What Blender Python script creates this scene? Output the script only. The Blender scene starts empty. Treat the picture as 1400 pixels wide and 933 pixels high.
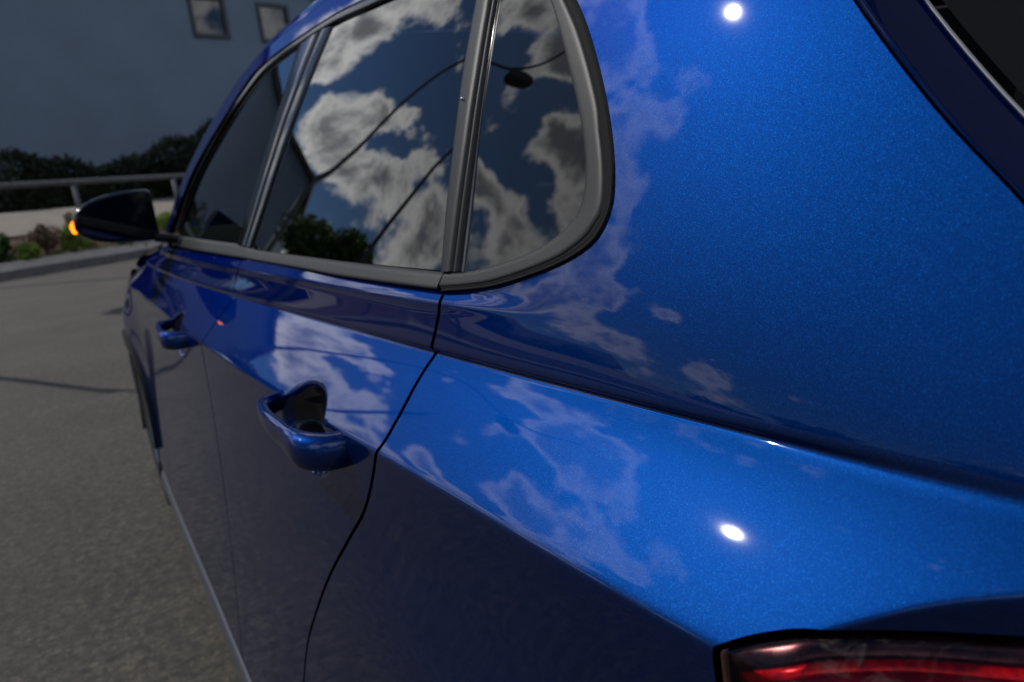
import bpy, bmesh, math, random
from mathutils import Vector, Matrix
from mathutils.geometry import delaunay_2d_cdt
random.seed(7)
R_ = math.radians
SC = bpy.context.scene
COL = SC.collection
EYE = 1.05                      # camera height; the car's shape tables below are heights relative to it

# ------------------------------------------------------------------ camera
cam_d = bpy.data.cameras.new('camera'); cam = bpy.data.objects.new('camera', cam_d); COL.objects.link(cam)
cam.matrix_world = Matrix(((0.85282501, 0.20732156, -0.47927786, 0), (-0.5093036, 0.12753636, -0.8510842, 0),
                           (-0.11532275, 0.96992384, 0.21435581, EYE), (0, 0, 0, 1)))
cam_d.sensor_width = 36; cam_d.lens = 26.0; cam_d.clip_start = 0.02; cam_d.clip_end = 2000
cam_d.dof.use_dof = True; cam_d.dof.focus_distance = 0.47; cam_d.dof.aperture_fstop = 9.0
SC.camera = cam
SC.view_settings.view_transform = 'Standard'; SC.view_settings.look = 'None'
SC.view_settings.exposure = -1.0; SC.view_settings.gamma = 1.0
SC.cycles.max_bounces = 8; SC.cycles.transparent_max_bounces = 12

# ------------------------------------------------------------------ sun and sky
SUN_AZ, SUN_EL = 39.5, 46.0      # degrees left of +Y, degrees above the horizon
SUN = Vector((-math.sin(R_(SUN_AZ))*math.cos(R_(SUN_EL)), math.cos(R_(SUN_AZ))*math.cos(R_(SUN_EL)), math.sin(R_(SUN_EL))))
sl = bpy.data.lights.new('sun', 'SUN'); sl.energy = 4.4; sl.angle = R_(0.5); sl.color = (1.0, .95, .88)
so = bpy.data.objects.new('sun', sl); COL.objects.link(so); so.rotation_euler = SUN.to_track_quat('Z', 'Y').to_euler()

def aed(az, el):                 # azimuth left of +Y, elevation -> direction
    return Vector((-math.sin(R_(az))*math.cos(R_(el)), math.cos(R_(az))*math.cos(R_(el)), math.sin(R_(el))))

# clouds: (azimuth, elevation, angular radius in degrees, amount)
CLOUDS = [
 (3.8, 21.5, 2.0, .9), (3.0, 24.5, 2.2, .9), (2.0, 28.0, 3.2, .9), (6.0, 30.6, 2.4, .8), (8.0, 18.6, 2.6, 1.), (11.4, 20.6, 2.0, 1.), (14.3, 21.8, 1.8, .9),
 (9.0, 15.6, 2.4, .8), (12.0, 17.2, 2.0, .7), (14.8, 16.6, 2.4, .9), (18.6, 16.8, 2.3, .9), (20.2, 20.6, 1.9, .8), (24.5, 16.6, 3.4, .9), (22.0, 14.0, 3.0, .6), (0.0, 20.0, 4.0, .4),
 (16.6, 36.0, 2.8, .9), (23.4, 35.6, 2.6, .8), (20.0, 38.5, 3.0, .7), (30.2, 28.6, 2.2, .9), (33.2, 29.0, 3.0, 1.), (36.0, 25.6, 3.0, .9), (27.4, 22.6, 2.2, 1.), (30.6, 21.0, 2.8, 1.), (34.6, 20.6, 2.8, .9), (23.4, 30.4, 1.3, .5),
 (27.0, 41.0, 3.4, .9), (32.0, 38.0, 3.0, .8), (37.2, 34.6, 2.8, .7), (40.4, 29.4, 3.0, .8), (42.0, 24.0, 3.2, .8), (40.5, 14.0, 4.0, 1.1), (45.0, 17.5, 3.4, 1.1), (45.0, 10.0, 4.0, 1.), (40, 20, 4, .8), (43, 35, 3.4, .9), (42, 41, 3.4, .8), (24, 38, 4, .9), (28, 36, 3.4, .8), (24, 33, 2.4, .6), (35, 31, 3, .7), (30, 30.5, 2, .6), (52.2, 18.0, 2.2, 1.), (57.5, 9.0, 2.6, .9), (66, 12, 1.6, .5),
 (36.0, 12.0, 3.5, .6), (50.0, 8.0, 3.0, .7), (-20.0, 30.0, 12, .8), (-70.0, 35.0, 16, .8), (120.0, 30.0, 18, .8), (170.0, 40.0, 20, .8), (-130.0, 25.0, 20, .8),
 # clear gaps
 (8.4, 24.4, 2.2, -.9), (12.4, 26.4, 3.0, -1.), (17.0, 25.6, 2.2, -.9), (18.5, 31.5, 3.0, -.8), (26.8, 26.0, 2.0, -.9), (30.0, 24.9, 1.3, -.6), (38.0, 47.0, 7.0, -1.2), (70.0, 28.0, 17.0, -1.6),
 (60, 40, 14, -1.2), (48.0, 34.0, 7.0, -1.), (12.0, 13.0, 2.0, -.6), (48.5, 23.5, 3.0, -.8), (27.5, 32.5, 2.0, -.6), (7.0, 12.0, 3.0, -.4), (17.0, 19.4, 1.2, -.4), (52.0, 12.8, 1.6, -.7), (21.5, 26.5, 2.0, -.5),
]
world = bpy.data.worlds.new("World"); SC.world = world; world.use_nodes = True
nt = world.node_tree; nt.nodes.clear()
def W(t, **k):
    n = nt.nodes.new(t)
    for a, b in k.items(): setattr(n, a, b)
    return n
wo = W('ShaderNodeOutputWorld'); bg = W('ShaderNodeBackground'); nt.links.new(bg.outputs[0], wo.inputs[0])
sky = W('ShaderNodeTexSky', sky_type='NISHITA', sun_disc=False, sun_elevation=R_(SUN_EL), sun_rotation=R_(-SUN_AZ))
sky.air_density = 1.0; sky.dust_density = .5; sky.ozone_density = 1.6
bg.inputs['Strength'].default_value = 0.09
tc = W('ShaderNodeTexCoord')
def wm(op, a, b=None, c=None):
    n = W('ShaderNodeMath', operation=op)
    for i, v in enumerate((a, b, c)):
        if v is None: continue
        if isinstance(v, (int, float)): n.inputs[i].default_value = v
        else: nt.links.new(v, n.inputs[i])
    return n.outputs[0]
# wobble the direction, then sum soft blobs
nz = W('ShaderNodeTexNoise'); nz.inputs['Scale'].default_value = 15; nz.inputs['Detail'].default_value = 4; nz.inputs['Roughness'].default_value = .55
nt.links.new(tc.outputs['Generated'], nz.inputs['Vector'])
s1 = W('ShaderNodeVectorMath', operation='SUBTRACT'); nt.links.new(nz.outputs['Color'], s1.inputs[0]); s1.inputs[1].default_value = (.5, .5, .5)
s2 = W('ShaderNodeVectorMath', operation='MULTIPLY_ADD'); nt.links.new(s1.outputs[0], s2.inputs[0]); s2.inputs[1].default_value = (.085, .085, .085)
nt.links.new(tc.outputs['Generated'], s2.inputs[2])
acc = None
for az, el, r, amt in CLOUDS:
    dn = W('ShaderNodeVectorMath', operation='DISTANCE'); nt.links.new(s2.outputs[0], dn.inputs[0]); dn.inputs[1].default_value = aed(az, el)
    mr = W('ShaderNodeMapRange', interpolation_type='SMOOTHSTEP'); nt.links.new(dn.outputs['Value'], mr.inputs['Value'])
    rr = R_(r)
    mr.inputs['From Min'].default_value = rr*1.35; mr.inputs['From Max'].default_value = rr*.25
    mr.inputs['To Min'].default_value = 0; mr.inputs['To Max'].default_value = amt
    acc = mr.outputs[0] if acc is None else wm('ADD', acc, mr.outputs[0])
f1 = W('ShaderNodeTexNoise'); f1.inputs['Scale'].default_value = 14; f1.inputs['Detail'].default_value = 9; f1.inputs['Roughness'].default_value = .62
nt.links.new(tc.outputs['Generated'], f1.inputs['Vector'])
f2 = W('ShaderNodeTexNoise'); f2.inputs['Scale'].default_value = 3.0; f2.inputs['Detail'].default_value = 3
nt.links.new(tc.outputs['Generated'], f2.inputs['Vector'])
dens = wm('ADD', wm('MULTIPLY', acc, .85), wm('MULTIPLY_ADD', f1.outputs['Fac'], 2.5, -1.33))
dens = wm('ADD', dens, wm('MULTIPLY_ADD', f2.outputs['Fac'], 1.0, -.62))
cov = W('ShaderNodeMapRange', interpolation_type='SMOOTHSTEP'); nt.links.new(dens, cov.inputs['Value'])
cov.inputs['From Min'].default_value = -.06; cov.inputs['From Max'].default_value = .46
core = W('ShaderNodeMapRange', interpolation_type='SMOOTHSTEP')
f3 = W('ShaderNodeTexNoise'); f3.inputs['Scale'].default_value = 24; f3.inputs['Detail'].default_value = 6; f3.inputs['Roughness'].default_value = .6
nt.links.new(s2.outputs[0], f3.inputs['Vector'])
nt.links.new(wm('ADD', dens, wm('MULTIPLY_ADD', f3.outputs['Fac'], 1.6, -.8)), core.inputs['Value'])
core.inputs['From Min'].default_value = .20; core.inputs['From Max'].default_value = 1.2
cc = W('ShaderNodeMixRGB'); nt.links.new(core.outputs[0], cc.inputs['Fac'])
cc.inputs['Color1'].default_value = (29, 29, 28.8, 1); cc.inputs['Color2'].default_value = (6.6, 7.0, 8.0, 1)
tint = W('ShaderNodeMixRGB', blend_type='MULTIPLY'); tint.inputs[0].default_value = 1; tint.inputs[2].default_value = (.58, .86, 1.25, 1); nt.links.new(sky.outputs[0], tint.inputs[1])
mx = W('ShaderNodeMixRGB'); nt.links.new(cov.outputs[0], mx.inputs['Fac']); nt.links.new(tint.outputs[0], mx.inputs['Color1']); nt.links.new(cc.outputs[0], mx.inputs['Color2'])
nt.links.new(mx.outputs[0], bg.inputs['Color'])

# ------------------------------------------------------------------ materials
class Mat:
    def __init__(s, name):
        s.m = bpy.data.materials.new(name); s.m.use_nodes = True; s.t = s.m.node_tree; s.t.nodes.clear()
        s.out = s.n('ShaderNodeOutputMaterial')
    def n(s, t, **k):
        x = s.t.nodes.new(t)
        for a, b in k.items(): setattr(x, a, b)
        return x
    def l(s, a, b): s.t.links.new(a, b)
    def bsdf(s, col=(.5, .5, .5), rough=.5, metal=0., **k):
        b = s.n('ShaderNodeBsdfPrincipled'); b.inputs['Base Color'].default_value = (*col, 1)
        b.inputs['Roughness'].default_value = rough; b.inputs['Metallic'].default_value = metal
        for a, v in k.items(): b.inputs[a.replace('_', ' ')].default_value = v
        s.l(b.outputs[0], s.out.inputs[0]); s.b = b; return b
    def noise(s, scale, detail=4, rough=.6, vec=None):
        x = s.n('ShaderNodeTexNoise'); x.inputs['Scale'].default_value = scale; x.inputs['Detail'].default_value = detail; x.inputs['Roughness'].default_value = rough
        if vec is None:
            if not hasattr(s, 'tc'): s.tc = s.n('ShaderNodeTexCoord')
            vec = s.tc.outputs['Object']
        s.l(vec, x.inputs['Vector']); return x
    def ramp(s, fac, stops):
        r = s.n('ShaderNodeValToRGB'); e = r.color_ramp.elements
        while len(e) < len(stops): e.new(.5)
        for q, (p, c) in zip(e, stops): q.position = p; q.color = (*c, 1)
        s.l(fac, r.inputs['Fac']); return r
    def bump(s, h, strength=.3, dist=.01, to=None):
        b = s.n('ShaderNodeBump'); b.inputs['Strength'].default_value = strength; b.inputs['Distance'].default_value = dist
        s.l(h, b.inputs['Height']); s.l(b.outputs[0], to or s.b.inputs['Normal']); return b

def simple(name, col, rough=.5, metal=0., nscale=None, namt=.25, bump=0, bscale=200, **k):
    m = Mat(name); b = m.bsdf(col, rough, metal, **k)
    if nscale:
        nn = m.noise(nscale); r = m.ramp(nn.outputs['Fac'], [(.3, tuple(c*(1-namt) for c in col)), (.7, tuple(c*(1+namt) for c in col))]); m.l(r.outputs[0], b.inputs['Base Color'])
    if bump:
        n2 = m.noise(bscale, 3); m.bump(n2.outputs['Fac'], bump, .002)
    return m.m

def make_paint():
    m = Mat('metallic_blue_paint'); b = m.bsdf((.0002, .037, .195), .50, 1.0, Specular_Tint=(.0, .08, .19, 1), Coat_Weight=1.0, Coat_Roughness=.024, Coat_IOR=1.43)
    m.tc = m.n('ShaderNodeTexCoord')
    v = m.n('ShaderNodeTexVoronoi'); v.inputs['Scale'].default_value = 3800; m.l(m.tc.outputs['Object'], v.inputs['Vector'])
    sb = m.n('ShaderNodeVectorMath', operation='SUBTRACT'); m.l(v.outputs['Color'], sb.inputs[0]); sb.inputs[1].default_value = (.5, .5, .5)
    ge = m.n('ShaderNodeNewGeometry')
    ma = m.n('ShaderNodeVectorMath', operation='MULTIPLY_ADD'); m.l(sb.outputs[0], ma.inputs[0]); ma.inputs[1].default_value = (.11, .11, .11); m.l(ge.outputs['Normal'], ma.inputs[2])
    no = m.n('ShaderNodeVectorMath', operation='NORMALIZE'); m.l(ma.outputs[0], no.inputs[0]); m.l(no.outputs[0], b.inputs['Normal'])
    # flakes differ a little in tone
    sp = m.n('ShaderNodeSeparateColor'); m.l(v.outputs['Color'], sp.inputs[0])
    r = m.ramp(sp.outputs[2], [(0, (.0001, .0225, .128)), (.8, (.0001, .028, .152)), (.93, (.0005, .038, .185)), (1, (.006, .08, .30))]); m.l(r.outputs[0], b.inputs['Base Color'])
    # faint dust and orange peel in the clear coat
    n1 = m.noise(26, 2); bp = m.n('ShaderNodeBump'); bp.inputs['Strength'].default_value = .03; bp.inputs['Distance'].default_value = .0005
    m.l(n1.outputs['Fac'], bp.inputs['Height']); m.l(bp.outputs[0], b.inputs['Coat Normal'])
    return m.m

def make_glass(name, tint, dens):
    m = Mat(name); tr = m.n('ShaderNodeBsdfTransparent'); tr.inputs[0].default_value = (*tint, 1)
    gl = m.n('ShaderNodeBsdfGlossy'); gl.inputs['Roughness'].default_value = .0; gl.inputs['Color'].default_value = (1, 1, 1, 1)
    fr = m.n('ShaderNodeFresnel'); fr.inputs['IOR'].default_value = dens
    mx = m.n('ShaderNodeMixShader'); m.l(fr.outputs[0], mx.inputs[0]); m.l(tr.outputs[0], mx.inputs[1]); m.l(gl.outputs[0], mx.inputs[2]); m.l(mx.outputs[0], m.out.inputs[0])
    m.tc = m.n('ShaderNodeTexCoord')
    n1 = m.noise(5, 1); bp = m.n('ShaderNodeBump'); bp.inputs['Strength'].default_value = .12; bp.inputs['Distance'].default_value = .0012
    m.l(n1.outputs['Fac'], bp.inputs['Height']); m.l(bp.outputs[0], gl.inputs['Normal'])
    return m.m

M = {}
M['paint'] = make_paint()
M['glass_dark'] = make_glass('privacy_glass', (.035, .045, .055), 1.54)
M['glass_rear'] = make_glass('rear_screen_glass', (.03, .035, .04), 1.28)
M['glass_front'] = make_glass('green_tinted_glass', (.17, .23, .21), 1.55)
M['trim'] = simple('grey_rubber_trim', (.026, .026, .025), .42, 0, Specular_IOR_Level=.3, bump=.12, bscale=1500)
M['trim_gloss'] = simple('gloss_black_trim', (.012, .013, .016), .12)
M['black'] = simple('black_rubber', (.008, .008, .009), .8, Specular_IOR_Level=.2)
M['void'] = simple('unlit_cavity_black', (.004, .004, .005), .9)
M['plastic'] = simple('black_textured_plastic', (.02, .02, .022), .5, bump=.3, bscale=900)
M['chrome'] = simple('satin_metal', (.55, .55, .56), .25, 1.0)
M['moulding'] = simple('satin_moulding', (.30, .30, .31), .5, .3)
M['sill'] = simple('satin_grey_sill', (.10, .105, .125), .35, .3)
M['tyre'] = simple('tyre_rubber', (.012, .012, .013), .75, nscale=60)
M['alloy'] = simple('silver_alloy', (.45, .46, .48), .25, 1.0)
M['seat'] = simple('dark_seat_fabric', (.03, .032, .036), .9, nscale=80, bump=.4, bscale=700)
M['dash'] = simple('dark_dashboard', (.03, .035, .035), .7)

def asphalt():
    m = Mat('worn_asphalt'); b = m.bsdf((.1, .1, .1), .8)
    a = m.noise(.9, 6, .65); g = m.noise(28, 5, .75); c = m.noise(150, 3, .8)
    v = m.n('ShaderNodeTexVoronoi'); v.inputs['Scale'].default_value = 75; m.l(m.tc.outputs['Object'], v.inputs['Vector'])
    sp = m.n('ShaderNodeSeparateColor'); m.l(v.outputs['Color'], sp.inputs[0])
    r1 = m.ramp(a.outputs['Fac'], [(.3, (.074, .066, .055)), (.7, (.114, .103, .086))])
    col = r1.outputs[0]
    for fac, st in ((c.outputs['Fac'], [(.35, (.6, .6, .6)), (.52, (1, 1, 1)), (.68, (1.4, 1.36, 1.3))]), (g.outputs['Fac'], [(.32, (.5,)*3), (.5, (1., 1., 1.)), (.68, (1.5, 1.46, 1.4))]), (sp.outputs[0], [(0, (.62,)*3), (.7, (1., 1., 1.)), (.9, (1.15, 1.12, 1.1)), (1, (1.5, 1.45, 1.4))])):
        q = m.ramp(fac, st); x = m.n('ShaderNodeMixRGB', blend_type='MULTIPLY'); x.inputs[0].default_value = 1; m.l(col, x.inputs[1]); m.l(q.outputs[0], x.inputs[2]); col = x.outputs[0]
    m.l(col, b.inputs['Base Color'])
    m.bump(c.outputs['Fac'], 1.0, .008); return m.m
M['asphalt'] = asphalt()
M['concrete'] = simple('pale_concrete', (.25, .22, .18), .85, nscale=1.5, namt=.18, bump=.3, bscale=60)
M['kerb'] = simple('kerb_stone', (.20, .19, .175), .85, nscale=5, namt=.2, bump=.3, bscale=90)
M['soil'] = simple('bed_soil', (.10, .06, .035), .95, nscale=3, namt=.4, bump=.8, bscale=30)
M['galv'] = simple('galvanised_steel', (.16, .16, .165), .6, .3, nscale=8)
M['lamp_grey'] = simple('painted_steel_post', (.10, .105, .11), .5, .3)
M['render'] = simple('grey_render', (.18, .235, .31), .9, nscale=.35, namt=.07, bump=.25, bscale=25)
M['rooftile'] = simple('dark_roof', (.05, .045, .045), .8, nscale=3)
M['frame'] = simple('dark_window_frame', (.015, .02, .035), .4)
M['pane'] = simple('window_pane', (.02, .025, .03), .02, 0, Specular_IOR_Level=.9)
M['bark'] = simple('bark', (.07, .055, .04), .9, nscale=12, namt=.4)
M['dark_wall'] = simple('dark_wall_for_reflection', (.035, .035, .045), .9)  # darkened so the rear pillar strip mirrors something near black
M['white_wall'] = simple('white_render', (.62, .60, .56), .9, nscale=.5, namt=.08)
def leafmat(name, c1, c2):
    m = Mat(name); b = m.bsdf(c1, .55)
    n1 = m.noise(1.7, 3); r = m.ramp(n1.outputs['Fac'], [(.3, c1), (.7, c2)]); m.l(r.outputs[0], b.inputs['Base Color'])
    tr = m.n('ShaderNodeBsdfTranslucent'); m.l(r.outputs[0], tr.inputs[0])
    x = m.n('ShaderNodeMixShader'); x.inputs[0].default_value = .3; m.l(b.outputs[0], x.inputs[1]); m.l(tr.outputs[0], x.inputs[2]); m.l(x.outputs[0], m.out.inputs[0])
    return m.m
M['leaf'] = leafmat('deciduous_leaves', (.035, .085, .016), (.08, .15, .03))
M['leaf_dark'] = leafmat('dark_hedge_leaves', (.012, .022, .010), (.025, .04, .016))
M['leaf_lime'] = leafmat('lime_leaves', (.13, .22, .03), (.24, .33, .05))
M['leaf_dry'] = leafmat('dry_red_brown_leaves', (.14, .075, .045), (.24, .16, .09))
M['leaf_straw'] = leafmat('straw_leaves', (.26, .22, .10), (.36, .33, .17))

# ------------------------------------------------------------------ object helpers
def tag(o, label=None, cat=None, group=None, kind=None):
    if label: o['label'] = label
    if cat: o['category'] = cat
    if group: o['group'] = group
    if kind: o['kind'] = kind
    return o
def empty(name, loc=(0, 0, 0), rz=0):
    o = bpy.data.objects.new(name, None); COL.objects.link(o); o.location = loc; o.rotation_euler = (0, 0, rz); o.empty_display_size = .2; return o
def mobj(name, verts, faces, mat, parent=None, normals=None, smooth=True, world_parent=True):
    me = bpy.data.meshes.new(name)
    me.from_pydata([tuple(v) for v in verts], [], faces); me.update()
    if smooth:
        me.polygons.foreach_set('use_smooth', [True]*len(me.polygons))
    if normals is not None: me.normals_split_custom_set_from_vertices([tuple(n) for n in normals])
    if isinstance(mat, (list, tuple)):
        for q in mat: me.materials.append(q)
    else: me.materials.append(mat)
    o = bpy.data.objects.new(name, me); COL.objects.link(o)
    if parent:
        o.parent = parent
        if world_parent:      # vertices are world coordinates: bring them to the parent's frame
            root = parent; off = Vector((0, 0, 0)); 
            while root is not None: off += root.location; root = root.parent
            o.location = -off
    return o
def box(c, s, rz=0):
    vs = []
    for x in (-.5, .5):
        for y in (-.5, .5):
            for z in (-.5, .5):
                px, py = x*s[0], y*s[1]
                vs.append((c[0]+px*math.cos(rz)-py*math.sin(rz), c[1]+px*math.sin(rz)+py*math.cos(rz), c[2]+z*s[2]))
    return vs, [(0, 1, 3, 2), (4, 6, 7, 5), (0, 4, 5, 1), (2, 3, 7, 6), (0, 2, 6, 4), (1, 5, 7, 3)]
def merge(lst):
    V, F = [], []
    for v, f in lst:
        o = len(V); V += list(v); F += [tuple(i+o for i in q) for q in f]
    return V, F
def tube(pts, rad, n=10, caps=True):
    V, F = [], []; P = [Vector(p) for p in pts]
    if not isinstance(rad, (list, tuple)): rad = [rad]*len(P)
    up = None
    for i, p in enumerate(P):
        t = (P[min(i+1, len(P)-1)]-P[max(i-1, 0)]).normalized()
        if up is None: up = Vector((0, 0, 1)) if abs(t.z) < .9 else Vector((1, 0, 0))
        a = t.cross(up).normalized(); b = a.cross(t).normalized(); up = b
        for k in range(n):
            th = 2*math.pi*k/n; V.append(p+a*math.cos(th)*rad[i]+b*math.sin(th)*rad[i])
    for i in range(len(P)-1):
        for k in range(n):
            F.append((i*n+k, i*n+(k+1) % n, (i+1)*n+(k+1) % n, (i+1)*n+k))
    if caps: F.append(tuple(range(n-1, -1, -1))); F.append(tuple((len(P)-1)*n+k for k in range(n)))
    return V, F
def grid(rows, closed=False):
    V = [v for r in rows for v in r]; n = len(rows[0]); F = []
    for i in range(len(rows)-1):
        for k in range(n if closed else n-1):
            F.append((i*n+k, i*n+(k+1) % n, (i+1)*n+(k+1) % n, (i+1)*n+k))
    return V, F
def bevel_obj(o, w, seg=2):
    m = o.modifiers.new('bevel', 'BEVEL'); m.width = w; m.segments = seg; m.limit_method = 'ANGLE'; return o

# ------------------------------------------------------------------ the car's side as a height field X(y, z)
def interp(tab):
    xs = [a for a, b in tab]; ys = [b for a, b in tab]; n = len(xs)
    d = [(ys[i+1]-ys[i])/(xs[i+1]-xs[i]) for i in range(n-1)]
    m = [d[0]]+[(d[i-1]*(xs[i+1]-xs[i])+d[i]*(xs[i]-xs[i-1]))/(xs[i+1]-xs[i-1]) for i in range(1, n-1)]+[d[-1]]
    def f(x):
        if x <= xs[0]: return ys[0]+m[0]*(x-xs[0])
        if x >= xs[-1]: return ys[-1]+m[-1]*(x-xs[-1])
        i = 0
        while x > xs[i+1]: i += 1
        h = xs[i+1]-xs[i]; t = (x-xs[i])/h
        return (1+2*t)*(1-t)**2*ys[i]+t*(1-t)**2*h*m[i]+t*t*(3-2*t)*ys[i+1]+t*t*(t-1)*h*m[i+1]
    return f
Xu = interp([(-.1, .318), (.13, .281), (.26, .2665), (.42, .2535), (.57, .2445), (.84, .232), (1.1, .2195), (1.44, .204), (1.92, .191), (2.5, .190), (2.9, .205), (3.3, .25), (3.6, .33)])
Xl = interp([(-.1, .245), (.1, .2085), (.21, .198), (.29, .192), (.46, .182), (.56, .176), (.88, .159), (1.42, .143), (2, .139), (2.5, .135), (2.9, .14), (3.3, .18), (3.6, .27)])
Xb = interp([(-.1, .335), (.15, .301), (.3, .2775), (.54, .2575), (1., .244), (1.4, .2375), (1.9, .235), (2.4, .25), (2.8, .28), (3.3, .36)])
Xs = interp([(-.1, .16), (.5, .118), (1., .104), (1.5, .10), (2.7, .10), (3.1, .12), (3.6, .2)])
ZU, ZL, ZB, ZS = -.139, -.206, -.080, -.80
BROW = interp([(.10, -.156), (.1168, -.1615), (.1414, -.1714), (.1595, -.1812), (.178, -.1925)])
TLINE = interp([(.08, -.1720), (.1111, -.1784), (.1361, -.1832), (.156, -.1864), (.178, -.1925)])
HANDLES = [(.745, -.231, 1.0), (1.60, -.232, 1.0)]
def rmp(x, r): return (math.sqrt(x*x+r*r)+x)*.5
def sm(a, b, x):
    t = min(1, max(0, (x-a)/(b-a))); return t*t*(3-2*t)
def G(y, z, bowl=True):
    xl, xu, xb, xs = Xl(y), Xu(y), Xb(y), Xs(y)
    back = 1-sm(.1, .3, y)
    nd = .0055*(1-.5*back); nr = .0012+.004*back
    m1 = (xu+nd-xl)/(ZU-ZL)
    t = max(0., (ZL-z)/(ZL-ZS))
    X = xl-(xl-xs)*((t**1.6 if t < 1 else 1+1.6*(t-1)))*.97
    a = m1*.90; b = m1*1.3
    X += a*rmp(z-ZL, .0022)+(b-a)*rmp(z+.150, .018)
    mt = (xb-xu)/(ZB-ZU-.004); nf = -nd/.004; mu = mt*.95; mb = mt*1.03
    X += (nf-b)*rmp(z-ZU, nr*.8)+(mu-nf)*rmp(z-ZU-.004, nr)+(mb-mu)*rmp(z-(ZU+.03), .01)
    fd = sm(.40, .62, y)
    if fd: X += fd*((-.05-mb)*rmp(z-(ZB-.022), .004)+1.15*rmp(z-(ZB-.014), .0025)+(.42-1.1)*rmp(z-(ZB-.004), .003))
    X += (1-fd)*(.44-mb)*rmp(z-(ZB-.01), .03)
    X += .35*max(0, z-.02)**2
    # front wing flare over the wheel
    if y > 2.3: X -= .045*math.exp(-((y-2.93)/.26)**2)*sm(-.17, -.33, z)*(1-.3*sm(-.5, -.75, z))
    if y < .95 : X -= .012*math.exp(-((y-.40)/.26)**2)*sm(-.27, -.42, z)
    if y < .19: X += 1.2*(rmp(BROW(y)-z, .0012)-rmp(min(BROW(y), TLINE(y))-z, .0012))
    if bowl:
        for hy, hz, s in HANDLES:
            q = ((y-hy-.010)/.080)**2+((z-hz)/.049)**2
            if q < 1.2:
                q = math.sqrt(q); X += .034*(1-sm(.45, 1.0, q))
    return X
def Nrm(y, z, g=G, e=4e-4):
    gy = (g(y+e, z)-g(y-e, z))/(2*e); gz = (g(y, z+e)-g(y, z-e))/(2*e)
    return Vector((-1, gy, gz)).normalized()
def Gw(y, z): return Xb(y)-.002+.43*(z+.08)+.35*max(0, z-.02)**2      # smooth surface of the glass house
def Gl(y, z): return G(y, z, False)

def resample(pts, h, closed=True):
    out = []; n = len(pts)
    for i in range(n if closed else n-1):
        a, b = pts[i], pts[(i+1) % n]; L = math.hypot(b[0]-a[0], b[1]-a[1])
        hh = h((a[0]+b[0])/2) if callable(h) else h
        k = max(1, int(math.ceil(L/hh)))
        for j in range(k): out.append((a[0]+(b[0]-a[0])*j/k, a[1]+(b[1]-a[1])*j/k))
    if not closed: out.append(pts[-1])
    return out
def spl(pts, n=6, closed=False):     # Catmull-Rom through points
    out = []; N = len(pts)
    for i in range(N if closed else N-1):
        p0 = pts[(i-1) % N] if closed or i > 0 else pts[0]; p1 = pts[i]; p2 = pts[(i+1) % N]; p3 = pts[(i+2) % N] if closed or i+2 < N else pts[-1]
        for j in range(n):
            t = j/n
            out.append(tuple(.5*((2*p1[k])+(-p0[k]+p2[k])*t+(2*p0[k]-5*p1[k]+4*p2[k]-p3[k])*t*t+(-p0[k]+3*p1[k]-3*p2[k]+p3[k])*t**3) for k in range(len(p1))))
    if not closed: out.append(pts[-1])
    return out
def inside(poly, x, y):
    c = False; j = len(poly)-1
    for i in range(len(poly)):
        xi, yi = poly[i]; xj, yj = poly[j]
        if (yi > y) != (yj > y) and x < (xj-xi)*(y-yi)/(yj-yi)+xi: c = not c
        j = i
    return c
def area(p): return .5*sum(p[i-1][0]*p[i][1]-p[i][0]*p[i-1][1] for i in range(len(p)))
def edge_normals(p):                  # outward normals of a CCW polygon
    n = len(p); out = []
    for i in range(n):
        a = p[i-1]; b = p[(i+1) % n]; dx, dy = b[0]-a[0], b[1]-a[1]; L = math.hypot(dx, dy) or 1
        out.append((dy/L, -dx/L))
    return out
def hstep(y): return .005 if y < .9 else (.010 if y < 1.5 else .016)
CREASE = [ZL-.006, ZL-.003, ZL-.0015, ZL, ZL+.0015, ZL+.003, ZL+.006, ZU-.006, ZU-.003, ZU-.0015, ZU, ZU+.0015, ZU+.003, ZU+.0045, ZU+.006, ZU+.009,
          ZB-.026, ZB-.023, ZB-.021, ZB-.019, ZB-.016, ZB-.014, ZB-.012, ZB-.009, ZB-.006, ZB-.004, ZB-.002]
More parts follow.
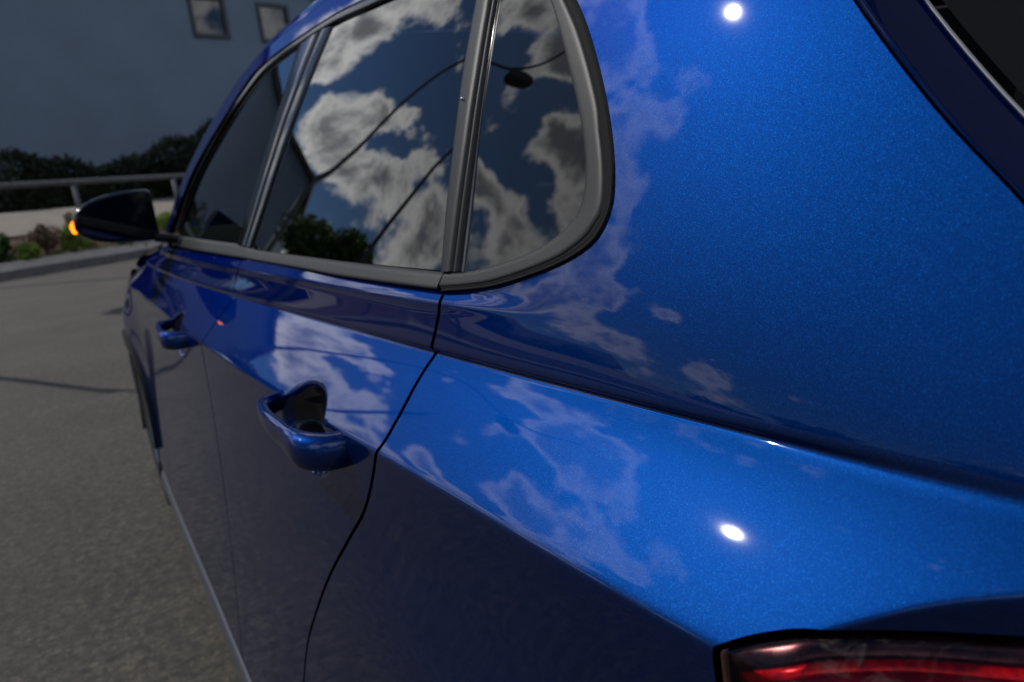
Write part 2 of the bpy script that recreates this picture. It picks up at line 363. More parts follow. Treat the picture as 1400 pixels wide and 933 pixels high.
def patch(name, poly, mat, parent, g=G, off=0., er=.0013, skirt=.014, step=hstep, creases=True, mirror=False, noroll=None):
    if area(poly) < 0: poly = poly[::-1]
    P = resample(poly, lambda y: step(y)*1.2)
    n = len(P); en = edge_normals(P)
    inner = [(p[0]-e[0]*er, p[1]-e[1]*er) for p, e in zip(P, en)] if er else P
    ys = [p[0] for p in P]; zs = [p[1] for p in P]; y0, y1, z0, z1 = min(ys), max(ys), min(zs), max(zs)
    rows = []; z = z0
    while z < z1: rows.append(z); z += step((y0+y1)/2)
    if creases:
        rows = sorted([r for r in rows if all(abs(r-c) > .0025 for c in CREASE)]+[c for c in CREASE if z0 < c < z1])
    cell = {}                         # boundary proximity hash
    cs = .012
    for p in inner: cell.setdefault((int(p[0]//cs), int(p[1]//cs)), []).append(p)
    pts = []
    for ri, z in enumerate(rows):
        y = y0+(.5 if ri % 2 and not creases else 0)*step(y0)
        
        while y < y1:
            h = step(y)
            if inside(inner, y, z):
                md = 1e9; cx, cy = int(y//cs), int(z//cs)
                for ax in (-1, 0, 1):
                    for ay in (-1, 0, 1):
                        for p in cell.get((cx+ax, cy+ay), ()):
                            dd = (p[0]-y)**2+(p[1]-z)**2
                            if dd < md: md = dd
                if md > (.0016 if h < .008 else .004)**2: pts.append((y, z))
            y += h
    if creases:
        def clear(y, z, m):
            if not inside(inner, y, z): return False
            cx, cy = int(y//cs), int(z//cs)
            return all((p[0]-y)**2+(p[1]-z)**2 > m*m for ax in (-1, 0, 1) for ay in (-1, 0, 1) for p in cell.get((cx+ax, cy+ay), ()))
        if y0 < .1:
            pts = [p for p in pts if not (.09 < p[0] < .185 and BROW(p[0])-.0055 < p[1] < BROW(p[0])+.0055)]
            for k in range(56):
                y = .092+k*.0017
                for d in (-.0045, -.003, -.0015, 0, .0015, .003, .0045):
                    if clear(y, BROW(y)+d, .0012): pts.append((y, BROW(y)+d))
        for hy, hz, s_ in HANDLES:
            if y0 < hy < y1:
                pts = [p for p in pts if ((p[0]-hy-.010)/.089)**2+((p[1]-hz)/.057)**2 > 1]
                for k in range(1, 15):
                    q = k/14*1.08
                    for j in range(int(8+k*4)):
                        a = 2*math.pi*j/int(8+k*4); y, z = hy+.010+.080*q*math.cos(a), hz+.049*q*math.sin(a)
                        if clear(y, z, .001): pts.append((y, z))
    vin = [Vector(p) for p in inner]+[Vector(p) for p in pts]
    res = delaunay_2d_cdt(vin, [], [list(range(n))], 1, 1e-7)
    V2, F2 = res[0], res[2]; ov = res[3]
    V = [(g(v.x, v.y)+off, v.x, v.y+EYE) for v in V2]; Nn = [Nrm(v.x, v.y, g) for v in V2]
    F = []
    for f in F2:
        a, b, c = (V2[i] for i in f[:3])
        cr = (b-a).cross(c-a)
        F.append(tuple(f) if cr < 0 else tuple(reversed(f)))   # outward is -X
    if er or skirt:
        idx = {}
        for k, src in enumerate(ov):
            for q in src:
                if q < n: idx[q] = k
        base = len(V)
        for lvl, (xo, wn) in enumerate(((er, 1.0), (skirt, 3.0))):
            for p, e in zip(P, en):
                nr_ = noroll and noroll(p)
                V.append((g(p[0], p[1])+off+(0 if nr_ else xo), p[0], p[1]+EYE)); nn = Nrm(p[0], p[1], g)+Vector((0, e[0], e[1]))*(.02 if nr_ else wn); Nn.append(nn.normalized())
        for i in range(n):
            j = (i+1) % n
            if i not in idx or j not in idx: continue
            F.append((idx[i], base+i, base+j, idx[j])); F.append((base+i, base+n+i, base+n+j, base+j))
    if mirror:
        V = [(2*MID-v[0], v[1], v[2]) for v in V]; Nn = [Vector((-q.x, q.y, q.z)) for q in Nn]; F = [tuple(reversed(f)) for f in F]
    return mobj(name, V, F, mat, parent, Nn)
MID = .98
def ribbon(name, A, B, mat, parent, bulge=.003, offA=.0, offB=.0, nseg=7, h=.008, g=Gw, ns=0.0, mirror=False):
    # strip between two outlines A (inner) and B (outer) lying on the side surface, bulging outwards
    def ln(P):
        L = [0]
        for i in range(1, len(P)): L.append(L[-1]+math.hypot(P[i][0]-P[i-1][0], P[i][1]-P[i-1][1]))
        return L
    def at(P, L, t):
        s = t*L[-1]; i = 0
        while i < len(L)-2 and L[i+1] < s: i += 1
        u = (s-L[i])/((L[i+1]-L[i]) or 1); return (P[i][0]+(P[i+1][0]-P[i][0])*u, P[i][1]+(P[i+1][1]-P[i][1])*u)
    LA, LB = ln(A), ln(B); n = max(3, int(max(LA[-1], LB[-1])/h))
    rows = []
    for i in range(n+1):
        a = at(A, LA, i/n); b = at(B, LB, i/n); r = []
        for k in range(nseg+1):
            u = k/nseg; y = a[0]+(b[0]-a[0])*u; z = a[1]+(b[1]-a[1])*u
            o = offA+(offB-offA)*u-bulge*(1-(2*u-1)**6)
            r.append((g(y, z)+o, y, z+EYE))
        r.insert(0, (r[0][0]+.012, r[0][1], r[0][2])); r.append((r[-1][0]+.012, r[-1][1], r[-1][2]))
        rows.append(r)
    V, F = grid(rows)
    c = Vector(V[F[0][0]]); q = F[len(F)//2]; nn = (Vector(V[q[1]])-Vector(V[q[0]])).cross(Vector(V[q[2]])-Vector(V[q[0]]))
    if nn.x > 0: F = [tuple(reversed(f)) for f in F]
    if mirror: V = [(2*MID-v[0], v[1], v[2]) for v in V]; F = [tuple(reversed(f)) for f in F]
    return mobj(name, V, F, mat, parent)

# ---------- outlines (y, height relative to the eye)
GAP = spl([(.5600, -.0845), (.5590, -.097), (.5655, -.118), (.5740, -.139), (.5690, -.160), (.5610, -.185), (.5620, -.2086), (.5990, -.2645), (.6500, -.3133), (.7190, -.3786), (.7850, -.4499), (.8369, -.5164), (.8700, -.583), (.895, -.66), (.905, -.785)], 5)
ARCH_R = (.37, -.735, .345); ARCH_F = (2.96, -.735, .350)
def arc(c, a0, a1, n=24, r=None):
    r = r or c[2]; return [(c[0]+r*math.cos(R_(a0+(a1-a0)*i/n)), c[1]+r*math.sin(R_(a0+(a1-a0)*i/n))) for i in range(n+1)]
QTRIM = spl([(.5600, -.0845), (.5098, -.0800), (.4722, -.0744), (.4172, -.0606), (.3860, -.0466), (.3762, -.0308), (.3770, -.0138), (.3894, .0154), (.4119, .0514), (.4440, .0915), (.4746, .1223), (.520, .162), (.575, .198), (.640, .222)], 5)
ROOFT = spl([(.640, .222), (.76, .2385), (.88, .249), (1.0027, .2570), (1.1612, .2715), (1.4125, .2815), (1.6567, .2825), (1.78, .256), (1.9070, .2107), (2.1617, .1226), (2.31, .0354), (2.44, -.0435)], 5)
QGL = spl([(.5334, -.0697), (.4900, -.0630), (.4457, -.0522), (.4184, -.0396), (.4065, -.0276), (.4055, -.0130), (.4122, .0074), (.4319, .0398), (.4593, .0755), (.4829, .1042), (.5077, .1307), (.543, .158), (.585, .181), (.6115, .190)], 5)
QLEFT = [(.5334, -.0697), (.5425, -.0303), (.5594, .0280), (.5771, .0888), (.5951, .1524), (.6115, .190)]
REARE = [(.43, .285), (.36, .205), (.30, .130), (.2469, .0720), (.192, .0100), (.1486, -.0326), (.130, -.075), (.120, -.139), (.113, -.160)]
REARE = [(a, b) for a, b in spl([(.40, .285), (.345, .205), (.292, .130), (.2469, .0710), (.192, .0090), (.1486, -.0336), (.1240, -.062), (.1130, -.098), (.1105, -.132), (.1115, -.160)], 5)]
TAILT = spl([(.1111, -.1784), (.1361, -.1832), (.156, -.1864), (.1772, -.1910), (.1900, -.1960), (.2003, -.2014), (.2094, -.2074)], 4)
RAILT = spl([(.40, .285), (.52, .300), (.70, .308), (1.0, .314), (1.45, .319), (1.70, .320), (1.86, .300), (2.02, .262), (2.26, .175), (2.46, .078), (2.60, -.03)], 4)
TOPD = lambda y: -.0845+.0048*sm(.78, 1.2, y)+.0026*sm(1.2, 2.1, y)

CAR = empty('car', (MID, 1.6, 0))
tag(CAR, 'glossy metallic blue hatchback with tinted rear windows filling the frame, parked on the asphalt', 'car')
CARP = CAR
for mir in (False, True):
    mk = dict(mirror=mir)
    # body side: C-pillar, shoulder, rear wing, roof rail and A-pillar in one pressing
    side = ([(p[0], p[1]) for p in GAP] + [(.80, -.785), (.772, -.755)] + arc(ARCH_R, 0, 180) + [(.005, -.785), (.0, -.70), (.0, -.32), (.10, -.305), (.150, -.290), (.198, -.262), (.2065, -.235), (.2094, -.2095)]
            + [(a, b+.0006) for a, b in reversed(TAILT)] + list(reversed(REARE)) + RAILT[1:] + [(2.44, -.046)] + list(reversed(ROOFT))[1:] + list(reversed(QTRIM))[1:-1])
    sk = dict(mk)
    if mir: sk['step'] = lambda y: .02
    gap_in = .0018
    patch('side_panel', side, M['paint'], CARP, noroll=lambda p: (-.17 < p[1] < .28 and p[0] < .140+max(0, p[1]+.05)*.96 and p[0] < .41) or (p[0] > .38 and p[1] > .283), **sk)
    # rear door
    g2 = [(a+.0026, b) for a, b in GAP]
    rd = g2+[(1.297, -.785), (1.297, TOPD(1.297))]+[(y/100, TOPD(y/100)) for y in range(126, 57, -6)]
    patch('rear_door', rd, M['paint'], CARP, **sk)
    fd = [(1.300, TOPD(1.3)), (1.300, -.785), (2.36, -.785), (2.41, -.62), (2.425, -.35), (2.43, -.05), (2.40, TOPD(2.3)-.001)]+[(y/100, TOPD(y/100)) for y in range(234, 131, -12)]
    patch('front_door', fd, M['paint'], CARP, **sk)
    fw = [(2.429, -.352), (2.414, -.62), (2.364, -.785), (2.53, -.785), (2.588, -.755)]+list(reversed(arc(ARCH_F, 0, 180)))+[(3.40, -.60), (3.46, -.42), (3.44, -.25), (3.25, -.165), (3.0, -.115), (2.78, -.08), (2.434, -.05)]
    patch('front_wing', fw, M['paint'], CARP, **sk)
    # dark structure behind the shut lines
    bk = [(.80, -.78), (2.55, -.78), (2.50, -.40), (2.9, -.30), (3.2, -.24), (2.7, -.10), (2.3, -.092), (.62, -.095), (.45, -.105), (.24, -.23), (.3, -.32), (.6, -.36), (.78, -.5)]
    patch('inner_shell', bk, M['void'], CARP, g=G, off=.017, er=0, skirt=0, step=lambda y: .02, creases=False, **mk)
    # sill
    S0 = [(.90, -.786), (1.3, -.786), (2.0, -.786), (2.55, -.786)]; S1 = [(.90, -.835), (1.3, -.835), (2.0, -.835), (2.55, -.835)]
    ribbon('sill_strip', S0, S1, M['sill'], CARP, .004, 0, 0, g=Gl, h=.03, **mk)
    rows = []
    for i in range(30):
        y = .78+i*(2.58-.78)/29; x = Gl(y, -.80)
        r = [(x+.006, y, EYE-.834), (x+.012, y, EYE-.86), (x+.05, y, EYE-.90), (x+.5, y, EYE-.90), (x+.9, y, EYE-.89)]
        rows.append([(2*MID-a, b, c) for a, b, c in r] if mir else r)
    V, F = grid(rows); mobj('underbody', V, F, M['plastic'], CARP)
    # wheel-arch trims
    for c in (ARCH_R, ARCH_F):
        ribbon('arch_trim', arc(c, 2, 178, 30, c[2]-.001), arc(c, 2, 178, 30, c[2]+.022), M['black'], CARP, .010, 0, -.001, g=Gl, h=.02, **mk)
        rows = []
        for i in range(25):
            a = R_(-15+210*i/24); r = []
            for dx in (.0, .05, .28):
                y = c[0]+(c[2]+.0)*math.cos(a); z = c[1]+c[2]*math.sin(a); x = Gl(c[0], z)+.01+dx
                r.append((2*MID-x if mir else x, y, z+EYE))
            rows.append(r)
        V, F = grid(rows); mobj('arch_liner', V, F, M['void'], CARP)

    # ---- windows
    gl_t = [(.6422, .1642), (.655, .186), (.685, .2005), (.76, .2135), (.8568, .2237), (1.0117, .2412), (1.1657, .2569)]
    rdg = [(.5726, -.0699), (.5822, -.042), (.5927, -.0136), (.6020, .020), (.6103, .0507), (.6230, .090), (.6330, .128), (.6422, .1642)]+gl_t[1:]+[(1.190, .170), (1.2205, .0650), (1.248, -.005), (1.2738, -.0600), (1.2436, -.0650), (1.03, -.0675), (.8139, -.0693)]
    wo_ = lambda y: .008 if y < 1.1 else .02
    patch('window', rdg, M['glass_dark'], CARP, g=Gw, off=.006, er=0, skirt=0, step=wo_, creases=False, **mk)['label'] = 'tinted rear door window'
    qg = QGL+list(reversed(QLEFT))[1:-1]
    patch('window', qg, M['glass_dark'], CARP, g=Gw, off=.005, er=0, skirt=0, step=wo_, creases=False, **mk)['label'] = 'small tinted quarter window'
    fdg = [(1.370, .266), (1.345, .18), (1.347, .08), (1.372, -.02), (1.387, -.0575), (1.7, -.054), (2.05, -.0515), (2.2671, -.0500), (2.37, -.040), (2.30, .030), (2.13, .120), (1.90, .205), (1.76, .243), (1.64, .2660), (1.5, .270)]
    patch('window', fdg, M['glass_front'], CARP, g=Gw, off=.006, er=0, skirt=0, step=wo_, creases=False, **mk)['label'] = 'clear green front door window'
    # ---- trims round the glass
    ribbon('window_trim', [(.5625, -.0712)]+QGL, [(a+(.0055 if a < .40 else .0035), b+(.0024 if b < -.03 else -.0025)) for a, b in QTRIM], M['trim'], CARP, .0018, .003, .0015, nseg=10, **mk)
    ribbon('window_seal', [(a+(.0057 if a < .40 else .0037), b+(.0026 if b < -.03 else -.0027)) for a, b in QTRIM[:-6]], [(a-.0004, b-.0004) for a, b in QTRIM[:-6]], M['black'], CARP, -.001, .001, .001, nseg=3, **mk)
    bi = [(.5655, -.0712), (.8139, -.0698), (1.0, -.0680), (1.2436, -.0655), (1.3, -.061), (1.387, -.0583), (1.7, -.0548), (2.05, -.0523), (2.28, -.0508), (2.40, -.049)]
    bo = [(y, TOPD(y)+.0008) for y in (.5632, .82, 1.0, 1.25, 1.3, 1.39, 1.7, 2.05, 2.28, 2.41)]
    ribbon('belt_trim', bi, bo, M['trim'], CARP, .0022, .004, .0, nseg=10, h=.012, **mk)
    ri = [(.6422, .1660), (.655, .188), (.685, .2025), (.76, .2155), (.8568, .2257), (1.0117, .2432), (1.1657, .2589), (1.38, .2690), (1.5, .2720), (1.64, .2680), (1.76, .245), (1.90, .207), (2.13, .122), (2.30, .032), (2.385, -.042)]
    ro = [(.634, .2205)]+[p for p in ROOFT if p[0] > .70]
    ro = [(a, b-.0012) for a, b in ro]
    ribbon('roof_trim', spl(ri, 4), ro, M['trim_gloss'], CARP, .004, .005, .0, h=.012, **mk)
    # rear pillar of the door: door frame, shut line, fixed pillar
    def off(P, d): return [(a+d, b) for a, b in P]
    gp = [(.5457, -.0690), (.5586, -.0145), (.5691, .0350), (.5839, .0960), (.6001, .1536), (.6290, .2140)]
    rg = [(.5726, -.0699), (.5927, -.0136), (.6103, .0507), (.6230, .090), (.6422, .1642), (.650, .200)]
    ribbon('door_frame', [(a-.0005, b) for a, b in rg], [(a+.0060, b) for a, b in gp], M['trim'], CARP, .003, .005, .002, **mk)
    ribbon('pillar_seal', off(gp, .0060), off(gp, .0022), M['black'], CARP, -.003, .004, .004, nseg=3, **mk)
    ribbon('pillar_trim', off(gp, .0020), off(gp, -.0020), M['trim'], CARP, .002, .003, .003, nseg=4, **mk)
    ribbon('pillar_seal', off(gp, -.0022), [(a+.0005, b) for a, b in QLEFT], M['trim_gloss'], CARP, .0005, .005, .005, nseg=4, **mk)
    # centre pillar
    c0 = [(1.2748, -.0600), (1.249, -.005), (1.2215, .0650), (1.191, .170), (1.1667, .2569)]
    cA = [(1.297, -.060), (1.275, .005), (1.252, .07), (1.230, .17), (1.215, .262)]
    cB = [(1.301, -.060), (1.279, .005), (1.256, .07), (1.234, .17), (1.219, .262)]
    c1 = [(1.386, -.0575), (1.371, -.02), (1.346, .08), (1.344, .18), (1.369, .266)]
    ribbon('pillar_trim', c0, cA, M['trim_gloss'], CARP, .003, .005, .002, **mk)
    ribbon('pillar_trim', cB, c1, M['trim_gloss'], CARP, .004, .002, .005, **mk)
    ribbon('pillar_seal', cA, cB, M['black'], CARP, -.003, .005, .005, nseg=3, **mk)

# ------------------------------------------------------------------ roof, windscreen, bonnet, tail (lofts from side to side)
def loft(name, rows, mat, normals=None):
    full = []
    for r in rows: full.append(list(r)+[(2*MID-x, y, z) for x, y, z in reversed(r[:-1])])
    V, F = grid(full)
    q = F[len(F)//2]; nn = (Vector(V[q[1]])-Vector(V[q[0]])).cross(Vector(V[q[2]])-Vector(V[q[1]]))
    o = mobj(name, V, F, mat, CARP)
    return o
rows = []
RT = [p for p in RAILT if .39 < p[0] < 1.73]
for y, z in RT:
    x0 = G(y, z); r = [(x0, y, z+EYE)]; gz = (G(y, z)-G(y, z-.002))/.002; th0 = math.atan(gz)
    R0 = .105; cx = x0; cz = z; k = 12; th1 = R_(82)
    for i in range(1, k+1):
        th = th0+(th1-th0)*i/k
        r.append((x0+R0*(math.cos(th0)-math.cos(th)), y, EYE+z+R0*(math.sin(th)-math.sin(th0))))
    xe, ze = r[-1][0], r[-1][2]
    for i in range(1, 9):
        u = i/8; x = xe+(MID-xe)*u; r.append((x, y, ze+.028*(1-(1-u)**2)))
    rows.append(r)
loft('roof', rows, M['paint'])
roof_front = rows[-1]; roof_back = rows[0]; roof_rows = rows
rows = []
WS = [p for p in RAILT if p[0] > 1.72]; n = len(WS)
for i, (y, z) in enumerate(WS):
    u = i/(n-1); x0 = G(y, z)+.004; r = []
    zc = roof_front[-1][2]*(1-u)+(EYE-.06)*u; yc = 1.62+u*1.03+.42*0
    yc = 1.62+u*.95+.25*u*(1-u)
    for k in range(13):
        t = k/12; s = math.sin(t*math.pi/2)
        r.append((x0+(MID-x0)*t, y+(yc+.25-y)*s*.9, (z+EYE)+(zc-(z+EYE))*s))
    rows.append(r)
loft('windscreen', rows, M['glass_front'])
rows = []
for i in range(15):
    u = i/14; y = 2.62+u*(3.42-2.62); r = []
    ze = EYE-.055-.05*u-.075*u*u
    x0 = Gl(min(y, 3.40), -.10-.13*u)+.02
    for k in range(11):
        t = k/10; r.append((x0+(MID-x0)*t, y+.18*math.sin(t*math.pi/2)*u, ze+.055*(1-(1-t)**2.2)-.02*(1-t)**6))
    rows.append(r)
loft('bonnet', rows, M['paint'])
rows = []
for i, (dz, dy) in enumerate([(-.20, -.10), (-.235, -.01), (-.30, .03), (-.42, .05), (-.55, .06), (-.70, .05), (-.82, .0), (-.86, -.10)]):
    r = []
    x0 = Gl(3.38, max(dz, -.6))+.0
    for k in range(13):
        t = k/12; a = t*math.pi/2; r.append((x0+(MID-x0)*(1-math.cos(a))**.8, 3.38+(.30+dy)*math.sin(a)**.9, EYE+dz))
    rows.append(r)
loft('front_bumper', rows, M['paint'])
for s in (1, -1):
    V = []
    for i in range(7):
        for k in range(5):
            t = i/6; y = 3.33+.20*t; x = Gl(3.33, -.24)-.004+.33*t**1.5; z = EYE-.245+.065*(k/4)-.02*t
            x -= .012*math.sin(k/4*math.pi); V.append((x if s == 1 else 2*MID-x, y+.01, z))
    F = [(i*5+k, i*5+k+1, (i+1)*5+k+1, (i+1)*5+k) for i in range(6) for k in range(4)]
    mobj('headlight', V, F, M['pane'], CARP)
# rear corner strip, behind the edge of the C-pillar
strip_end = []
for mir in (False, True):
    rows = []
    for (y, z) in [p for p in REARE]:
        x0 = G(y, z, True); r = []; fall = R_(12)
        Rr = .004; th0 = R_(5); th1 = R_(97) if z > -.05 else R_(97)
        r.append((x0, y, z)); cx, cy = x0, y
        n_ = 8
        for i in range(1, n_+1):
            th = th0+(th1-th0)*(i-.5)/n_; ds = Rr*(th1-th0)/n_
            cx += math.sin(th)*ds; cy -= math.cos(th)*ds*.72; r.append((cx, cy, z+(y-cy)*-.72*1.0))
        wid = .056
        for i in range(1, 9):
            d = wid*i/8; r.append((cx+math.sin(th1)*d, cy-math.cos(th1)*d*.72, r[n_][2]+(-(-math.cos(th1)*d*.72))*-.72*-1*-1))
        r = [(a, b, c+EYE) for a, b, c in r]
        if not mir: strip_end.append(r[-1])
        rows.append([(2*MID-a, b, c) for a, b, c in r] if mir else r)
    V, F = grid(rows)
    if not mir: F = [tuple(reversed(f)) for f in F]
    mobj('rear_pillar_panel', V, F, M['paint'], CARP)
    e = [(2*MID-a, b, c) for a, b, c in strip_end] if mir else strip_end
    sgn = -1 if mir else 1
    V, F = tube([(a+.001*sgn, b+.0005, c) for a, b, c in e], .0014, 8); mobj('rear_glass_moulding', V, F, M['moulding'], CARP)
# tailgate
rows = []
for a, b, c in strip_end:
    r = []
    for k in range(12):
        t = k/11; r.append((a+.003+(MID-a-.003)*t, b-.006-.10*math.sin(t*math.pi/2), c-.0))
    rows.append(r)
nsp = [i for i, e in enumerate(strip_end) if e[2] > EYE-.02]
top = rows[:nsp[-1]+1]; low = rows[nsp[-1]:]
def lr(name, rows_, mat):
    for mir_ in (False, True):
        V_, F_ = grid([[(2*MID-x, y, z) for x, y, z in q] if mir_ else q for q in rows_]); mobj(name, V_, F_, mat, CARP)
lr('window_surround', [q[:3] for q in top], M['black'])
V_, F_ = grid([q[2:]+[(2*MID-x, y, z) for x, y, z in reversed(q[2:-1])] for q in top]); mobj('rear_window', V_, F_, M['glass_rear'], CARP)
last = low[-1]
for dz, dy in ((-.22, -.015), (-.28, -.02), (-.33, 0.0)):
    low.append([(x-.03*(1-i/11), y+dy-.05+.0*i, EYE+dz) for i, (x, y, z) in enumerate(last)])
loft('tailgate', low, M['paint'])
# spoiler joining roof and rear window
sp = [(a+.0, b, c) for a, b, c in roof_back]
rows = [sp, [(x+.0, y-.06, z+.001) for x, y, z in sp], [(x+.0, y-.09, z-.006) for x, y, z in sp], [(x, y-.085, z-.018) for x, y, z in sp], [(x, y-.0, z-.03) for x, y, z in sp]]
rows = [[(max(x, G(.4, .285)+.01), y, z) for x, y, z in r] for r in rows]
loft('roof_spoiler', rows, M['paint'])
rows = [[(x, y-.002, z+.002) for x, y, z in low[-1]]]
for dz, o in ((-.335, -.035), (-.37, -.060), (-.45, -.070), (-.60, -.065), (-.75, -.04), (-.82, .02), (-.85, .15)):
    r = []
    for i, (x, y, z) in enumerate(low[-1]):
        k = i/(len(low[-1])-1); xe = Gl(.02, max(dz, -.8))+.004
        r.append((xe+(MID-xe)*k**1.15, y+o*min(1, k*3+.15)+(1-min(1, k*4))*.02, EYE+dz))
    rows.append(r)
loft('rear_bumper', rows, M['paint'])

# ------------------------------------------------------------------ tail lights
def lensmat():
    m = Mat('dark_red_lens'); tr = m.n('ShaderNodeBsdfTransparent'); tr.inputs[0].default_value = (.95, .62, .62, 1)
    gl = m.n('ShaderNodeBsdfGlossy'); gl.inputs['Roughness'].default_value = .02
    fr = m.n('ShaderNodeFresnel'); fr.inputs['IOR'].default_value = 1.36
    x = m.n('ShaderNodeMixShader'); m.l(fr.outputs[0], x.inputs[0]); m.l(tr.outputs[0], x.inputs[1]); m.l(gl.outputs[0], x.inputs[2]); m.l(x.outputs[0], m.out.inputs[0]); return m.m
M['lens'] = lensmat()
M['red'] = simple('red_reflector', (.60, .006, .015), .25, .3, nscale=300, namt=.5)
M['deepred'] = simple('deep_red_plastic', (.26, .005, .020), .25, .2, nscale=60, namt=.3)
M['smoke'] = simple('smoked_reflector', (.030, .028, .030), .22, .6, nscale=250, namt=.6)
M['housing'] = simple('dark_red_light_housing', (.09, .003, .009), .25)
for mir in (False, True):
    TL = empty('tail_light', (0, 0, 0)); TL.parent = CAR; TL.location = (-MID, -1.6, 0)
    if not mir: TL['label'] = 'dark red rear light wrapping the corner'
    lt = spl([(.015, -.158), (.06, -.1680), (.1111, -.1798), (.1361, -.1846), (.156, -.1878), (.1772, -.1924), (.1900, -.1974), (.2003, -.2028), (.2086, -.2082)], 4)
    lp = lt+[(.2084, -.2115), (.2060, -.2345), (.198, -.261), (.150, -.286), (.10, -.300), (.015, -.30)]
    kw = dict(mirror=mir, step=lambda y: .004, creases=True)
    patch('light_housing', lp, M['housing'], TL, g=Gl, off=.012, er=.0, skirt=.01, **kw)
    ins = lambda d: [(a-(d*.6 if a > .18 else 0), b-d) for a, b in lt]
    patch('lens', [(a, b+.0004 if i < len(lt) else b+.001) for i, (a, b) in enumerate(lp)], M['lens'], TL, g=Gl, off=.0015, er=.001, skirt=.006, **kw)
    bands = [(.0012, .0070, 'smoke', .006), (.0078, .0105, 'red', .006), (.0115, .034, 'deepred', .007), (.0355, .0375, 'red', .005), (.0395, .060, 'deepred', .008)]
    for d0, d1, mt, of in bands:
        A = [(a-d0*(.3+.8*sm(.13, .21, a)), b-d0) for a, b in lt]; B = [(a-d1*(.3+1.1*sm(.13, .21, a)), b-d1) for a, b in lt]
        o = ribbon('reflector', A, B, M[mt], TL, .001, of, of, nseg=4, h=.004, g=Gl, mirror=mir)

V, F = grid([[(.3175-.0018*math.cos(R_(e)), .6005+.0018*math.sin(R_(e))*math.cos(a*math.pi/6), EYE+.072+.0018*math.sin(R_(e))*math.sin(a*math.pi/6)) for a in range(12)] for e in (1, 30, 60, 90)], closed=True)
mobj('trim_screw', V, F, M['chrome'], CARP)

# ------------------------------------------------------------------ door handles
for mir in (False, True):
    for hy, hz, s in HANDLES:
        H = empty('door_handle', (0, 0, 0)); H.parent = CAR; H.location = (-MID, -1.6, 0)
        path = [(hy+.092, .004, .012, .009, .010), (hy+.085, -.010, .012, .009, .0115), (hy+.068, -.022, .012, .0075, .0120), (hy+.040, -.028, .011, .0065, .0125), (hy+.005, -.031, .010, .0065, .0130),
                (hy-.035, -.031, .008, .0070, .0140), (hy-.060, -.030, .006, .0095, .0160), (hy-.078, -.027, .004, .013, .0175), (hy-.091, -.019, .003, .0155, .0175), (hy-.098, -.007, .002, .0155, .017), (hy-.099, .008, .002, .015, .0165)]
        path = spl(path, 4); rows = []
        for i, (y, xo, zo, tx, tz) in enumerate(path):
            a = path[max(0, i-1)]; b = path[min(len(path)-1, i+1)]; ty, tX = b[0]-a[0], b[1]-a[1]; L = math.hypot(ty, tX) or 1; ny, nX = tX/L, -ty/L
            xc = Gl(hy, hz)+(Gl(y, hz)-Gl(hy, hz))+xo; r = []
            for k in range(20):
                th = 2*math.pi*k/20; c, s_ = math.cos(th), math.sin(th)
                c = math.copysign(abs(c)**.75, c); s_ = math.copysign(abs(s_)**.75, s_)
                x = xc+nX*tx*c; yy = y+ny*tx*c; z = EYE+hz+.005+zo+tz*s_
                r.append((2*MID-x if mir else x, yy, z))
            rows.append(r)
        V, F = grid(rows, closed=True); F = [tuple(reversed(f)) for f in F] if mir else F
        mobj('grip', V, F, M['paint'], H)
        el = [(hy+.010+.080*.80*math.cos(R_(a)), hz+.049*.80*math.sin(R_(a))) for a in range(0, 360, 10)]
        patch('handle_cup', el, M['trim_gloss'], H, g=G, off=-.0007, er=0, skirt=0, step=lambda y: .004, creases=False, mirror=mir)

